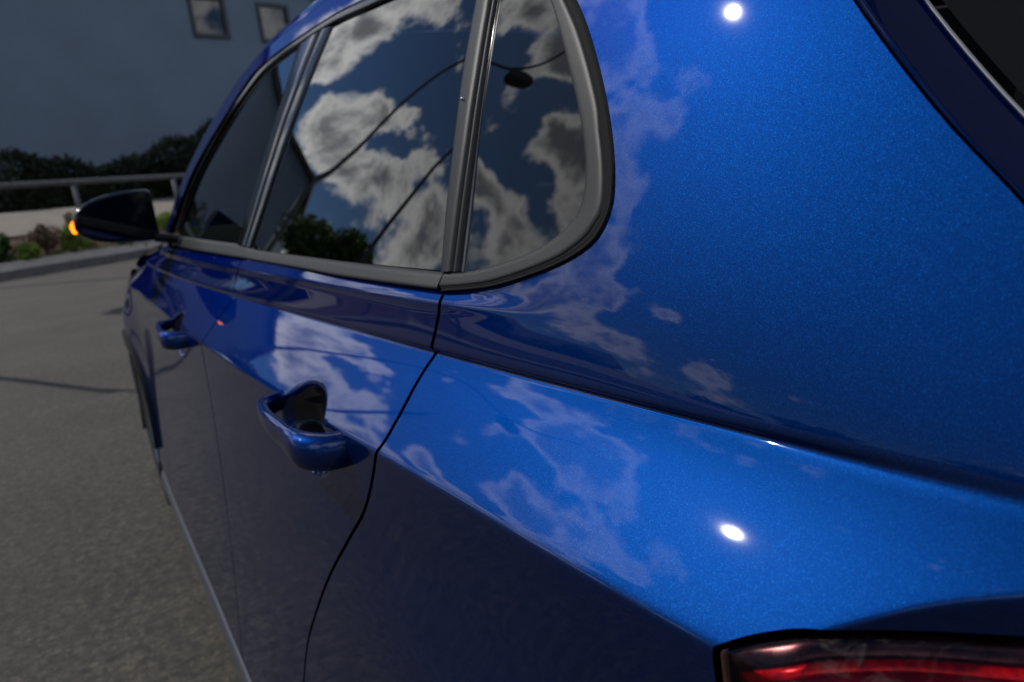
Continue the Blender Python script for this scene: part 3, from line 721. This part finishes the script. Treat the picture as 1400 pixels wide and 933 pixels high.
# ------------------------------------------------------------------ wing mirrors
M['indicator'] = Mat('lit_amber_indicator').m
mm = Mat('lit_amber'); em = mm.n('ShaderNodeEmission'); em.inputs[0].default_value = (1, .22, .01, 1); em.inputs[1].default_value = 6; mm.l(em.outputs[0], mm.out.inputs[0]); M['indicator'] = mm.m
M['mirror_glass'] = simple('mirror_glass', (.10, .11, .13), .0, 1.0)
for mir in (False, True):
    T = empty('wing_mirror', (0, 0, 0)); T.parent = CAR; T.location = (-MID, -1.6, 0)
    mx_ = lambda V: [(2*MID-v[0], v[1], v[2]) for v in V] if mir else V
    secs = [(.012, -.002, .020, .030), (.017, -.012, .034, .045), (.030, -.024, .050, .062), (.055, -.038, .066, .078), (.095, -.046, .078, .088), (.140, -.050, .084, .092), (.180, -.053, .085, .088), (.200, -.052, .083, .080), (.208, -.047, .078, .070)]
    secs = spl(secs, 3)
    rows = []
    for x, zl_, zh, dp in secs:
        r = []
        zc, zr = (zl_+zh)/2, (zh-zl_)/2
        for k in range(28):
            th = 2*math.pi*k/28; c, s_ = math.cos(th), math.sin(th)
            c2 = math.copysign(abs(c)**(.55 if c < 0 else .9), c); s2_ = math.copysign(abs(s_)**.6, s_)
            yy = 2.25+(dp if c > 0 else .028)*c2+(x-.12)*.30
            r.append((x, yy, EYE+zc+zr*s2_))
        rows.append(r)
    V, F = grid(rows, closed=True); F += [tuple(range(28)), tuple(reversed([(len(rows)-1)*28+k for k in range(28)]))]
    mobj('housing', mx_(V), F, M['trim_gloss'], T)
    V = []; ring = []
    for x, zl_, zh, dp in secs[5:-2]:
        ring.append([(x, 2.2205, EYE+zl_+.010+(zh-zl_-.020)*k/5) for k in range(6)])
    V, F = grid(ring); mobj('mirror_glass', mx_([(x, y-.0025+(x-.12)*.30-.13*(z-EYE-.015)-.004, z) for x, y, z in V]), F, M['mirror_glass'], T)
    rows = [[(.195+.075*t, 2.27+.03*t+.034*math.cos(2*math.pi*k/14), EYE-.043-.022*t+.016*(1-.2*t)*math.sin(2*math.pi*k/14)) for k in range(14)] for t in (0, .25, .5, .75, 1.)]
    V, F = grid(rows, closed=True); mobj('mirror_arm', mx_(V), F, M['plastic'], T)
    rows = [[(.009+.011*t-.004*math.sin(k/6*math.pi)*(1-t*.5), 2.215+.10*t*0+.035*(k/6)+.012, EYE-.010+.026*t) for k in range(7)] for t in (0, .33, .66, 1)]
    pts = [(.0125, 2.232, EYE-.006), (.0095, 2.245, EYE+.002), (.0105, 2.262, EYE+.010), (.018, 2.285, EYE+.018)]
    V, F = tube(spl(pts, 4), [.0075]*13, 10); mobj('turn_signal', mx_([tuple(v) for v in V]), F, M['indicator'], T)

# ------------------------------------------------------------------ wheels
def make_wheel(c, mir):
    Wt = empty('wheel', (0, 0, 0)); Wt.parent = CAR; Wt.location = (-MID, -1.6, 0)
    xf = .098; s = 1
    f = lambda x: (2*MID-x if mir else x)
    def lathe(prof, n=56):
        rows = [[(f(xf+px), c[0]+pr*math.cos(2*math.pi*k/n), EYE+c[1]+pr*math.sin(2*math.pi*k/n)) for k in range(n)] for px, pr in prof]
        V, F = grid(rows, closed=True); return V, ([tuple(reversed(q)) for q in F] if mir else F)
    RR = EYE+c[1]
    V, F = lathe([(.016, .222), (.004, .232), (.0, .262), (.003, .300), (.012, RR-.008), (.022, RR-.001), (.06, RR), (.063, RR-.007), (.068, RR-.007), (.071, RR), (.14, RR), (.143, RR-.007), (.148, RR-.007), (.151, RR), (.19, RR-.001), (.205, RR-.012), (.212, .28), (.20, .222)])
    mobj('tyre', V, F, M['tyre'], Wt)
    parts = [lathe([(.012, .230), (.008, .226), (.010, .214), (.03, .205), (.17, .200), (.19, .215)])]
    parts.append(lathe([(.045, .0001), (.045, .028), (.048, .030), (.035, .052), (.05, .062)], 24))
    for k in range(5):
        a = 2*math.pi*k/5+.3
        for da in (-.13, .13):
            pr = [(.05, .045, .014), (.11, .035, .012), (.17, .02, .013), (.212, .016, .016)]; V = []
            for r_, dx, w in pr:
                aa = a+da*(r_/.212)
                for (u, v) in ((-w, 0), (w, 0), (w*.8, .022), (-w*.8, .022)):
                    V.append((f(xf+dx+v), c[0]+r_*math.cos(aa)-u*math.sin(aa), EYE+c[1]+r_*math.sin(aa)+u*math.cos(aa)))
            F = [(i*4+j, i*4+(j+1) % 4, i*4+4+(j+1) % 4, i*4+4+j) for i in range(3) for j in range(4)]
            parts.append((V, F))
    V, F = merge(parts); mobj('rim', V, F, M['alloy'], Wt)
    V, F = lathe([(.085, .0001), (.085, .15), (.095, .15), (.095, .0001)], 32); mobj('brake_disc', V, F, M['galv'], Wt)
for mir in (False, True):
    for c in (ARCH_R, ARCH_F): make_wheel(c, mir)

# ------------------------------------------------------------------ interior
hl = [[(x+.03 if i == 0 else x, y, z-.03) for i, (x, y, z) in enumerate(rr_)] for rr_ in roof_rows]
loft('headliner', hl, M['dash'])
def rbox(name, c, s, mat, parent, bev=.03, rot=(0, 0, 0)):
    V, F = box((0, 0, 0), s); m = bpy.data.meshes.new(name); m.from_pydata(V, [], F); m.materials.append(mat)
    o = bpy.data.objects.new(name, m); COL.objects.link(o); o.parent = parent
    root = parent; of = Vector((0, 0, 0))
    while root is not None: of += root.location; root = root.parent
    o.location = Vector(c)-of; o.rotation_euler = rot
    b = o.modifiers.new('bevel', 'BEVEL'); b.width = bev; b.segments = 4
    m.polygons.foreach_set('use_smooth', [True]*6); return o
for x in (.60, 1.36):
    S = empty('front_seat'); S.parent = CAR; S.location = (-MID, -1.6, 0)
    rbox('seat_cushion', (x, 1.72, .50), (.50, .52, .16), M['seat'], S, .05)
    rbox('backrest', (x, 1.42, .80), (.48, .13, .62), M['seat'], S, .05, (R_(18), 0, 0))
    rbox('headrest', (x, 1.30, 1.18), (.26, .10, .18), M['seat'], S, .04, (R_(12), 0, 0))
S = empty('rear_seat'); S.parent = CAR; S.location = (-MID, -1.6, 0)
rbox('seat_cushion', (MID, .95, .50), (1.24, .50, .16), M['seat'], S, .05)
rbox('backrest', (MID, .62, .78), (1.20, .14, .58), M['seat'], S, .05, (R_(20), 0, 0))
for x in (.62, 1.34): rbox('headrest', (x, .53, 1.12), (.26, .10, .16), M['seat'], S, .04, (R_(12), 0, 0))
rbox('dashboard', (MID, 2.45, .80), (1.30, .42, .30), M['dash'], CARP, .08)
rbox('cabin_floor', (MID, 1.5, .32), (1.5, 2.2, .06), M['dash'], CARP, .02)
rbox('boot_floor', (MID, .28, .62), (1.2, .5, .05), M['dash'], CARP, .02)
Sw = empty('steering_wheel'); Sw.parent = CAR; Sw.location = (-MID, -1.6, 0)
V, F = tube([(.60+.18*math.cos(t*math.pi/12), 2.12-.07*math.sin(t*math.pi/12), .92+.165*math.sin(t*math.pi/12)) for t in range(25)], .014, 8, False)
mobj('steering_rim', V, F, M['plastic'], Sw)
V, F = tube([(.42, 2.13, .92), (.60, 2.15, .91), (.78, 2.13, .92)], .022, 8); mobj('steering_spoke', V, F, M['plastic'], Sw)

# ------------------------------------------------------------------ ground and terrain
E1 = Vector((.81, .586, 0)).normalized(); E2 = Vector((-E1.y, E1.x, 0)); K0 = Vector((-1.76, 22.7, 0))
def kp(s, u, z): p = K0+E1*s+E2*u; return (p.x, p.y, z)
def sheet(name, pts, mat, label=None):
    V, F = pts; o = mobj(name, V, F, mat, smooth=False); o['kind'] = 'structure'; return o
sheet('ground', ([(-900, -900, 0), (900, -900, 0), (900, 900, 0), (-900, 900, 0)], [(0, 1, 2, 3)]), M['asphalt'])
def profile(name, prof, s0, s1, mat, n=60, jit=0.):
    rows = []
    for i in range(n+1):
        s = s0+(s1-s0)*i/n; rows.append([kp(s, u, z+(random.uniform(-jit, jit) if 0 < j < len(prof)-1 else 0)) for j, (u, z) in enumerate(prof)])
    V, F = grid(rows); o = mobj(name, V, F, mat, smooth=jit > 0); o['kind'] = 'structure'; return o
# kerb stones, each a part of the kerb
KB = empty('kerb', (K0.x, K0.y, 0)); tag(KB, None, None, None, 'structure')
V0, F0 = box((0, 0, .10), (.985, .20, .25)); km = bpy.data.meshes.new('kerb_stone'); km.from_pydata(V0, [], F0); km.materials.append(M['kerb'])
kang = math.atan2(E1.y, E1.x)
for i in range(-14, 16):
    o = bpy.data.objects.new('kerb_stone', km); COL.objects.link(o); o.parent = KB
    p = E1*(i+.5)+E2*.08; o.location = (p.x, p.y, random.uniform(-.004, .004)); o.rotation_euler = (0, 0, kang+random.uniform(-.004, .004))
    bevel_obj(o, .012)
M['lit_edge'] = simple('lit_kerb_edge', (.50, .45, .37), .85, nscale=5, namt=.15)  # pale colour carries the sunlight on the kerb's top edge
profile('lit_kerb_strip', [(.12, .20), (.165, .235), (.50, .42), (.56, .30)], -40, 60, M['lit_edge'])  # added slope standing in for the sunlit kerb top
M['kerb_foot'] = simple('dark_kerb_foot', (.022, .021, .02), .9, nscale=4, namt=.4)  # strip added to deepen the dark band at the kerb foot
profile('kerb_foot_strip', [(-.85, .004), (0., .005)], -40, 60, M['kerb_foot'])
profile('planting_bed', [(.16, -.02), (.162, .19), (.6, .34), (1.2, .55), (1.9, .92), (2.35, 1.0)], -40, 60, M['soil'], 160, .05)
profile('ramp_pavement', [(2.30, -.1), (2.30, 1.08), (2.9, 1.12), (5, 1.45), (8, 1.85), (10.5, 2.0), (14, 2.05), (60, 2.1)], -40, 90, M['concrete'])

# ------------------------------------------------------------------ plants
def leafball(center, rad, n, size, seed, flat=1.0, clumps=9):
    rnd = random.Random(seed); V, F = [], []
    cl = []
    for i in range(clumps):
        while True:
            v = Vector((rnd.uniform(-1, 1), rnd.uniform(-1, 1), rnd.uniform(-1, 1)))
            if v.length < 1: break
        cl.append((Vector((v.x*rad[0]*.72, v.y*rad[1]*.72, v.z*rad[2]*.72*flat)), rnd.uniform(.28, .5)))
    for i in range(n):
        c, cr = cl[rnd.randrange(clumps)]
        v = Vector((rnd.gauss(0, 1), rnd.gauss(0, 1), rnd.gauss(0, 1))).normalized()*cr*rnd.uniform(.55, 1.08)
        p = Vector(center)+c+Vector((v.x*rad[0], v.y*rad[1], v.z*rad[2]))
        a = Vector((rnd.gauss(0, 1), rnd.gauss(0, 1), rnd.gauss(0, .7))).normalized(); b = a.cross(Vector((rnd.gauss(0, 1), rnd.gauss(0, 1), rnd.gauss(0, 1)))).normalized()
        s = size*rnd.uniform(.6, 1.3); k = len(V)
        V += [p-a*s, p+b*s*.45, p+a*s, p-b*s*.45]; F.append((k, k+1, k+2, k+3))
    return V, F
def tree(loc, h, r, label, seed, mat='leaf', n=6500, size=.16, zc=None, group=None):
    rnd = random.Random(seed); T = empty('tree', loc); tag(T, label, 'tree', group)
    x, y, z0 = loc; zc = zc or z0+h*.62; rv = (h+z0-zc)
    pts = [(x, y, z0-.2), (x+.05, y, z0+h*.2), (x-.05, y+.05, z0+h*.45), (x, y, z0+h*.75)]
    V, F = tube(spl(pts, 3), [h*.035*(1-.75*i/9) for i in range(10)], 10); parts = [(V, F)]
    for k in range(7):
        a = 6.28*k/7+rnd.uniform(-.3, .3); zb = z0+h*rnd.uniform(.3, .55); L = r*rnd.uniform(.6, .85)
        parts.append(tube([(x, y, zb), (x+math.cos(a)*L*.5, y+math.sin(a)*L*.5, zb+h*.12), (x+math.cos(a)*L, y+math.sin(a)*L, zb+h*.2)], [h*.014, h*.009, h*.004], 6))
    V, F = merge(parts); mobj('trunk', V, F, M['bark'], T)
    V, F = leafball((x, y, zc), (r, r, rv), n, size, seed+1, 1, 16); mobj('crown', V, F, M[mat], T, smooth=False)
    return T
def polar(az, d): return (-math.sin(R_(az))*d, math.cos(R_(az))*d)
def bush(name, s, u, r, h, mat, label, seed, cat='shrub', n=420, size=.06, group=None, z=None):
    p = kp(s, u, 0); z = (.11+.47*u-.05) if z is None else z
    B = empty(name, (p[0], p[1], z)); tag(B, label, cat, group)
    V, F = leafball((p[0], p[1], z+h*.5), (r, r, h*.6), n, size, seed); mobj('foliage', V, F, M[mat], B, smooth=False)
    stems = [tube([(p[0], p[1], z-.05), (p[0]+math.cos(a)*r*.5, p[1]+math.sin(a)*r*.5, z+h*.7)], [.012, .005], 5) for a in (0, 1.3, 2.6, 3.9, 5.2)]
    V, F = merge(stems); mobj('stems', V, F, M['bark'], B)
plants = [(-.15, .7, .42, .62, 'leaf_dry', 'dry reddish brown shrub nearest the left edge of the bed'), (.75, .9, .40, .75, 'leaf', 'dark green shrub just right of the leftmost guardrail post'),
          (1.35, .55, .36, .55, 'leaf_lime', 'small lime green shrub at the front of the bed'), (2.0, .9, .45, .8, 'leaf_dry', 'taller brown dry shrub in the middle of the bed'),
          (2.65, .65, .42, .75, 'leaf_lime', 'bright yellow green shrub left below the wing mirror'), (3.4, 1.3, .42, 1.0, 'leaf_straw', 'pale straw coloured tuft poking up behind the wing mirror'),
          (4.4, .8, .5, .8, 'leaf', 'dull green shrub hidden mostly by the wing mirror'), (5.2, 1.35, .42, 1.35, 'leaf_straw', 'tall straw yellow bush between the wing mirror and the car'),
          (-1.1, .9, .45, .7, 'leaf', 'green shrub at the far left end of the bed'), (6.3, .9, .5, .8, 'leaf_lime', 'lime shrub in the bed behind the car door pillar')]
for i, (s, u, r, h, mt, lb) in enumerate(plants): bush('shrub', s, u, r, h, mt, lb, 50+i, n=1300, size=.055)
# low ground cover between the shrubs
gc = []
for i in range(150):
    s = random.uniform(-4, 14); u = random.uniform(.3, 2.1); p = kp(s, u, .1+.42*u)
    gc.append(leafball(p, (.22, .22, .14), 45, .05, 900+i, 1, 3))
V, F = merge(gc); tag(mobj('ground_cover', V, F, M['leaf_lime'], smooth=False), 'low yellow green ground cover growing over the planting bed', 'ground cover', None, 'stuff')
gc = []
for i in range(50):
    s = random.uniform(-4, 14); u = random.uniform(.3, 2.1); p = kp(s, u, .1+.42*u)
    gc.append(leafball(p, (.2, .2, .13), 45, .05, 1900+i, 1, 3))
V, F = merge(gc); tag(mobj('dead_leaves', V, F, M['leaf_dry'], smooth=False), 'dry brown low growth scattered over the planting bed', 'ground cover', None, 'stuff')

# ------------------------------------------------------------------ guardrail on top of the bed
p0 = kp(0, 2.45, 1.08); GR = empty('guardrail', p0); tag(GR, 'grey galvanised steel railing along the top of the planting bed', 'railing')
V, F = tube([kp(s, 2.45, 2.50) for s in (-9, 0, 9, 18)], .085, 12); mobj('top_rail', V, F, M['galv'], GR)
for i in range(-3, 5):
    s = .55+i*3.9; p = kp(s, 2.45, 0); V, F = tube([(p[0], p[1], 1.0), (p[0], p[1], 2.46)], .075, 10); mobj('post', V, F, M['galv'], GR)

# ------------------------------------------------------------------ hedges and dark bushes at the foot of the building
def hedge(name, a, b, w, hfun, mat, label, seed, n, size, z0=2.0, cat='hedge'):
    rnd = random.Random(seed); H = empty(name, (a[0], a[1], z0)); tag(H, label, cat); A, B = Vector(a), Vector(b); d = (B-A); L = d.length; d.normalize(); q = Vector((-d.y, d.x))
    V, F = [], []
    for i in range(n):
        t = rnd.random(); h = hfun(t)*(1+.08*math.sin(t*40)+.06*math.sin(t*97)); face = rnd.random()
        if face < .6: o = -w/2+rnd.gauss(0, .07); z = rnd.uniform(0, h)
        elif face < .85: o = rnd.uniform(-w/2, w/2); z = h+rnd.gauss(0, .12)
        else: o = w/2+rnd.gauss(0, .05); z = rnd.uniform(0, h)
        p = A+d*t*L+q*o; P = Vector((p.x, p.y, z0+z)); aa = Vector((rnd.gauss(0, 1), rnd.gauss(0, 1), rnd.gauss(0, 1))).normalized(); bb = aa.orthogonal().normalized(); s = size*rnd.uniform(.6, 1.4); k = len(V)
        V += [P-aa*s, P+bb*s*.6, P+aa*s, P-bb*s*.6]; F.append((k, k+1, k+2, k+3))
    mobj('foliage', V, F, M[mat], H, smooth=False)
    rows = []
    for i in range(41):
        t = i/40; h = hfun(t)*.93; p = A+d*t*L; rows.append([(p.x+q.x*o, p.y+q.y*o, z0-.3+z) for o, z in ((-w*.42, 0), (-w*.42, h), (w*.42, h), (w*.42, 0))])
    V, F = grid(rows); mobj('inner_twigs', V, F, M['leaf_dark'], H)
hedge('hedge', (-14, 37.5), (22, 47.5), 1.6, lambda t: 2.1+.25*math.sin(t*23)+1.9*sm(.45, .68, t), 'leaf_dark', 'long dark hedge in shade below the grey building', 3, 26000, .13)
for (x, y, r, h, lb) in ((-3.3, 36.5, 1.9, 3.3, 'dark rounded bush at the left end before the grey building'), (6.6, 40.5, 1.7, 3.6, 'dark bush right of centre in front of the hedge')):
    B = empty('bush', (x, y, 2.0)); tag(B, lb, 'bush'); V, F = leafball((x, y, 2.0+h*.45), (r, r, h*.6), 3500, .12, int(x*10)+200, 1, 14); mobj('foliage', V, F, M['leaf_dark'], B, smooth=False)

# ------------------------------------------------------------------ the grey gabled building behind
HP = Vector((-8.9, 44.1, 0)); HE = Vector((.96, .28, 0)).normalized(); HN = Vector((-HE.y, HE.x, 0))
def hp(s, u, z): p = HP+HE*s+HN*u; return (p.x, p.y, z)
HO = empty('building', (HP.x, HP.y, 2.0)); tag(HO, 'large grey rendered gabled building with small dark framed windows', 'building')
BW, BE, BA, BD = 33.0, 11.7, 18.6, 22.0
wins = [(18.3, 20.6, 11.3, 13.7), (22.7, 24.95, 11.2, 13.6), (28.0, 30.0, 7.5, 9.6)]
# facade with real window openings: columns and rows cut at the openings
def topz(s): return BE+(BA-BE)*(1-abs(s-BW/2)/(BW/2))
ss = sorted(set([0, BW/2, BW]+[w[0] for w in wins]+[w[1] for w in wins]+[i*3.0 for i in range(1, 11)]))
zs_ = sorted(set([1.8]+[w[2] for w in wins]+[w[3] for w in wins]))
V, F = [], []
for a, b in zip(ss[:-1], ss[1:]):
    lim = min(topz(a), topz(b)); lv = [z for z in zs_ if z < lim-.3]
    for z0, z1 in zip(lv[:-1], lv[1:]):
        mid = ((a+b)/2, (z0+z1)/2)
        if any(w[0] < mid[0] < w[1] and w[2] < mid[1] < w[3] for w in wins): continue
        k = len(V); V += [hp(a, 0, z0), hp(b, 0, z0), hp(b, 0, z1), hp(a, 0, z1)]; F.append((k, k+1, k+2, k+3))
    k = len(V); V += [hp(a, 0, lv[-1]), hp(b, 0, lv[-1]), hp(b, 0, topz(b)), hp(a, 0, topz(a))]; F.append((k, k+1, k+2, k+3))
for s in (0, BW):
    k = len(V); V += [hp(s, 0, 1.8), hp(s, 0, BE), hp(s, BD, BE), hp(s, BD, 1.8)]; F.append((k, k+1, k+2, k+3))
k = len(V); V += [hp(0, BD, 1.8), hp(BW, BD, 1.8), hp(BW, BD, BE), hp(BW/2, BD, BA), hp(0, BD, BE)]; F.append(tuple(range(k, k+5)))
mobj('wall', V, F, M['render'], HO, smooth=False)
ov = .45
for sgn in (0, 1):
    s0, s1 = (-ov, BW/2) if sgn == 0 else (BW+ov, BW/2); ze = BE-ov*(BA-BE)/(BW/2)
    V = [hp(s0, -ov, ze+.05), hp(s1, -ov, BA+.05), hp(s1, BD+ov, BA+.05), hp(s0, BD+ov, ze+.05), hp(s0, -ov, ze+.40), hp(s1, -ov, BA+.40), hp(s1, BD+ov, BA+.40), hp(s0, BD+ov, ze+.40)]
    mobj('roof', V, [(0, 3, 2, 1), (4, 5, 6, 7), (0, 1, 5, 4), (1, 2, 6, 5), (2, 3, 7, 6), (3, 0, 4, 7)], M['rooftile'], HO, smooth=False)
hang = math.atan2(HE.y, HE.x)
def hbox(s0, s1, u0, u1, z0, z1):
    c = Vector(hp((s0+s1)/2, (u0+u1)/2, (z0+z1)/2)); return box(c, (s1-s0, u1-u0, z1-z0), hang)
for a, b, z0, z1 in wins:
    t = .22
    V, F = merge([hbox(a, a+t, -.10, .20, z0, z1), hbox(b-t, b, -.10, .20, z0, z1), hbox(a+t, b-t, -.10, .20, z0, z0+t), hbox(a+t, b-t, -.10, .20, z1-t, z1)])
    o = mobj('window', V, F, M['frame'], HO, smooth=False)
    V, F = hbox(a+t, b-t, .05, .09, z0+t, z1-t); mobj('pane', V, F, M['pane'], o, smooth=False)

# ------------------------------------------------------------------ lamp posts (seen mirrored in the windows)
def lamp(loc, pts, rads, head_at, head_dir, hs, label):
    L = empty('street_lamp', loc); tag(L, label, 'street lamp')
    V, F = tube(spl(pts, 6), None or [rads[0]+(rads[1]-rads[0])*i/(6*(len(pts)-1)) for i in range(6*(len(pts)-1)+1)], 12); mobj('post', V, F, M['lamp_grey'], L)
    V, F = tube([(loc[0], loc[1], loc[2]), (loc[0], loc[1], loc[2]+.5)], rads[0]*1.8, 12); mobj('post_base', V, F, M['lamp_grey'], L)
    d = Vector(head_dir).normalized(); q = d.cross(Vector((0, 0, 1))).normalized(); c = Vector(head_at); rows = []
    for t, w, h in ((0, .3, .5), (.15, .75, .9), (.5, 1, 1), (.85, .85, .8), (1, .4, .35)):
        r = []
        for k in range(12):
            a = 2*math.pi*k/12; r.append(c+d*t*hs[0]+q*math.cos(a)*w*hs[1]+Vector((0, 0, 1))*(math.sin(a)*h*hs[2]))
        rows.append(r)
    V, F = grid(rows, closed=True); F += [tuple(range(12)), tuple(reversed(range(48, 60)))]
    mobj('lamp_head', V, F, M['lamp_grey'], L)
def az3(az, el, D): x, y = polar(az, D); return (x, y, EYE+D*math.tan(R_(el)))
x, y = polar(14.6, 9.8)
lamp((x, y, 0), [(x, y, 0), az3(15.1, 0, 9.8), az3(15.6, 7, 9.8), az3(16.4, 12.8, 9.8), az3(17.7, 18.2, 9.8), az3(19.1, 23.2, 9.8)], (.055, .030), az3(18.6, 21.5, 9.8), (-.13, 0, .99), (.62, .05, .045), 'slim grey lamp post in the car park, mirrored low in the rear door window')
x, y = polar(11.2, 23.5)
lamp((x, y, .9), [(x, y, .9), (x, y, 6), az3(11.2, 20, 23.5), az3(11.6, 24, 23.5), az3(12.7, 27.5, 23.5), az3(14.7, 30.0, 23.5), az3(18, 31.0, 23.5), az3(20.6, 31.9, 23.5), az3(22.6, 34, 23.4), az3(23.8, 37.5, 23.0)], (.09, .06), az3(20.2, 31.1, 23.5), (-.9, -.35, .15), (1.2, .45, .40), 'tall curved street lamp mirrored across both rear windows')

# ------------------------------------------------------------------ surroundings mirrored in the paint and glass
def house(name, loc, az, size, hgt, rh, label, wall='white_wall'):
    H = empty(name, (loc[0], loc[1], 0), 0); tag(H, label, 'house'); c, s = math.cos(az), math.sin(az); w, d = size[0]/2, size[1]/2
    q = lambda a, b, z: (loc[0]+a*c-b*s, loc[1]+a*s+b*c, z)
    V = [q(-w, -d, 0), q(w, -d, 0), q(w, d, 0), q(-w, d, 0), q(-w, -d, hgt), q(w, -d, hgt), q(w, d, hgt), q(-w, d, hgt), q(-w, 0, hgt+rh), q(w, 0, hgt+rh)]
    mobj('wall', V, [(0, 1, 5, 4), (2, 3, 7, 6), (1, 2, 6, 9, 5), (3, 0, 4, 8, 7)], M[wall], H, smooth=False)
    e = .5; k = rh/d
    for sg in (-1, 1):
        V = [q(-w-e, sg*(d+e), hgt-e*k+.05), q(w+e, sg*(d+e), hgt-e*k+.05), q(w+e, 0, hgt+rh+.05), q(-w-e, 0, hgt+rh+.05)]
        V += [(a, b, z+.25) for a, b, z in V]; mobj('roof', V, [(0, 1, 2, 3), (4, 7, 6, 5), (0, 4, 5, 1), (1, 5, 6, 2), (2, 6, 7, 3), (3, 7, 4, 0)], M['rooftile'], H, smooth=False)
    for i in range(4):
        a = -w+size[0]*(i+.5)/4
        for sg in (-1, 1):
            cc_ = q(a, sg*(d+.0), hgt*.6); V, F = box(cc_, (1.2, .12, 1.3), az); o = mobj('window', V, F, M['frame'], H, smooth=False)
            cc_ = q(a, sg*(d+.03), hgt*.6); V, F = box(cc_, (1.0, .12, 1.1), az); mobj('pane', V, F, M['pane'], o, smooth=False)
x, y = polar(16.2, 30); tree((x, y, 2.0), 6.1, 3.1, 'round green tree beyond the lamp post, mirrored at the foot of the rear door window', 11, n=9000, size=.17)
x, y = polar(23.5, 34); tree((x, y, 1.0), 5.2, 2.6, 'smaller round tree left of the bigger one', 12, n=6000, size=.16)
x, y = polar(29.0, 38); tree((x, y, 0), 4.6, 3.0, 'broad low tree on the left side of the car park', 13, n=6000, size=.16)
for i, (az, d, h, r) in enumerate(((36, 43, 5.2, 3.2), (44, 44, 4.8, 3.0), (58, 42, 4.0, 2.8), (66, 40, 5.5, 3), (80, 36, 6, 3.2), (97, 38, 6.5, 3.2), (118, 34, 7, 3.4), (140, 36, 7, 3.5))):
    x, y = polar(az, d); tree((x, y, 0), h, r, ['full green tree right of the pale house', 'wide tree standing before the pale house', 'low tree beside the pale house on the left', 'bushy tree left of the car park', 'green tree straight out from the car door', 'tree a little behind the car on its left', 'leafy tree behind left of the car', 'leafy tree directly behind the car park'][i], 20+i, n=3500, size=.2)
x, y = polar(40, 52); house('house', (x, y), R_(35), (14, 8), 3.4, 2.2, 'pale house with a dark roof far left of the car park')
x, y = polar(88, 60); house('house', (x, y), R_(80), (16, 9), 4.0, 2.4, 'second pale house beyond the trees on the left')
x, y = polar(-95, 16); house('house', (x+4, y), R_(88), (30, 10), 11.5, 3.0, 'unseen house beyond the car, made tall and dark for the rear pillar reflection', 'dark_wall')  # out of view; raised and darkened to keep sky out of the pillar reflection
hedge('hedge', polar(62, 33), polar(30, 44), 1.4, lambda t: 1.9+.3*math.sin(t*17), 'leaf_dark', 'low hedge along the left edge of the car park', 8, 9000, .12, z0=0)
hedge('hedge', polar(125, 30), polar(64, 33), 1.4, lambda t: 2.1+.3*math.sin(t*13), 'leaf_dark', 'hedge running behind the car on the left', 9, 9000, .13, z0=0)

for o in SC.objects:
    c = o.get('category')
    if o.parent is None and c in ('shrub', 'tree', 'street lamp'):
        o['group'] = {'shrub': 'shrubs in the planting bed', 'tree': 'trees round the car park', 'street lamp': 'lamp posts mirrored in the windows'}[c]
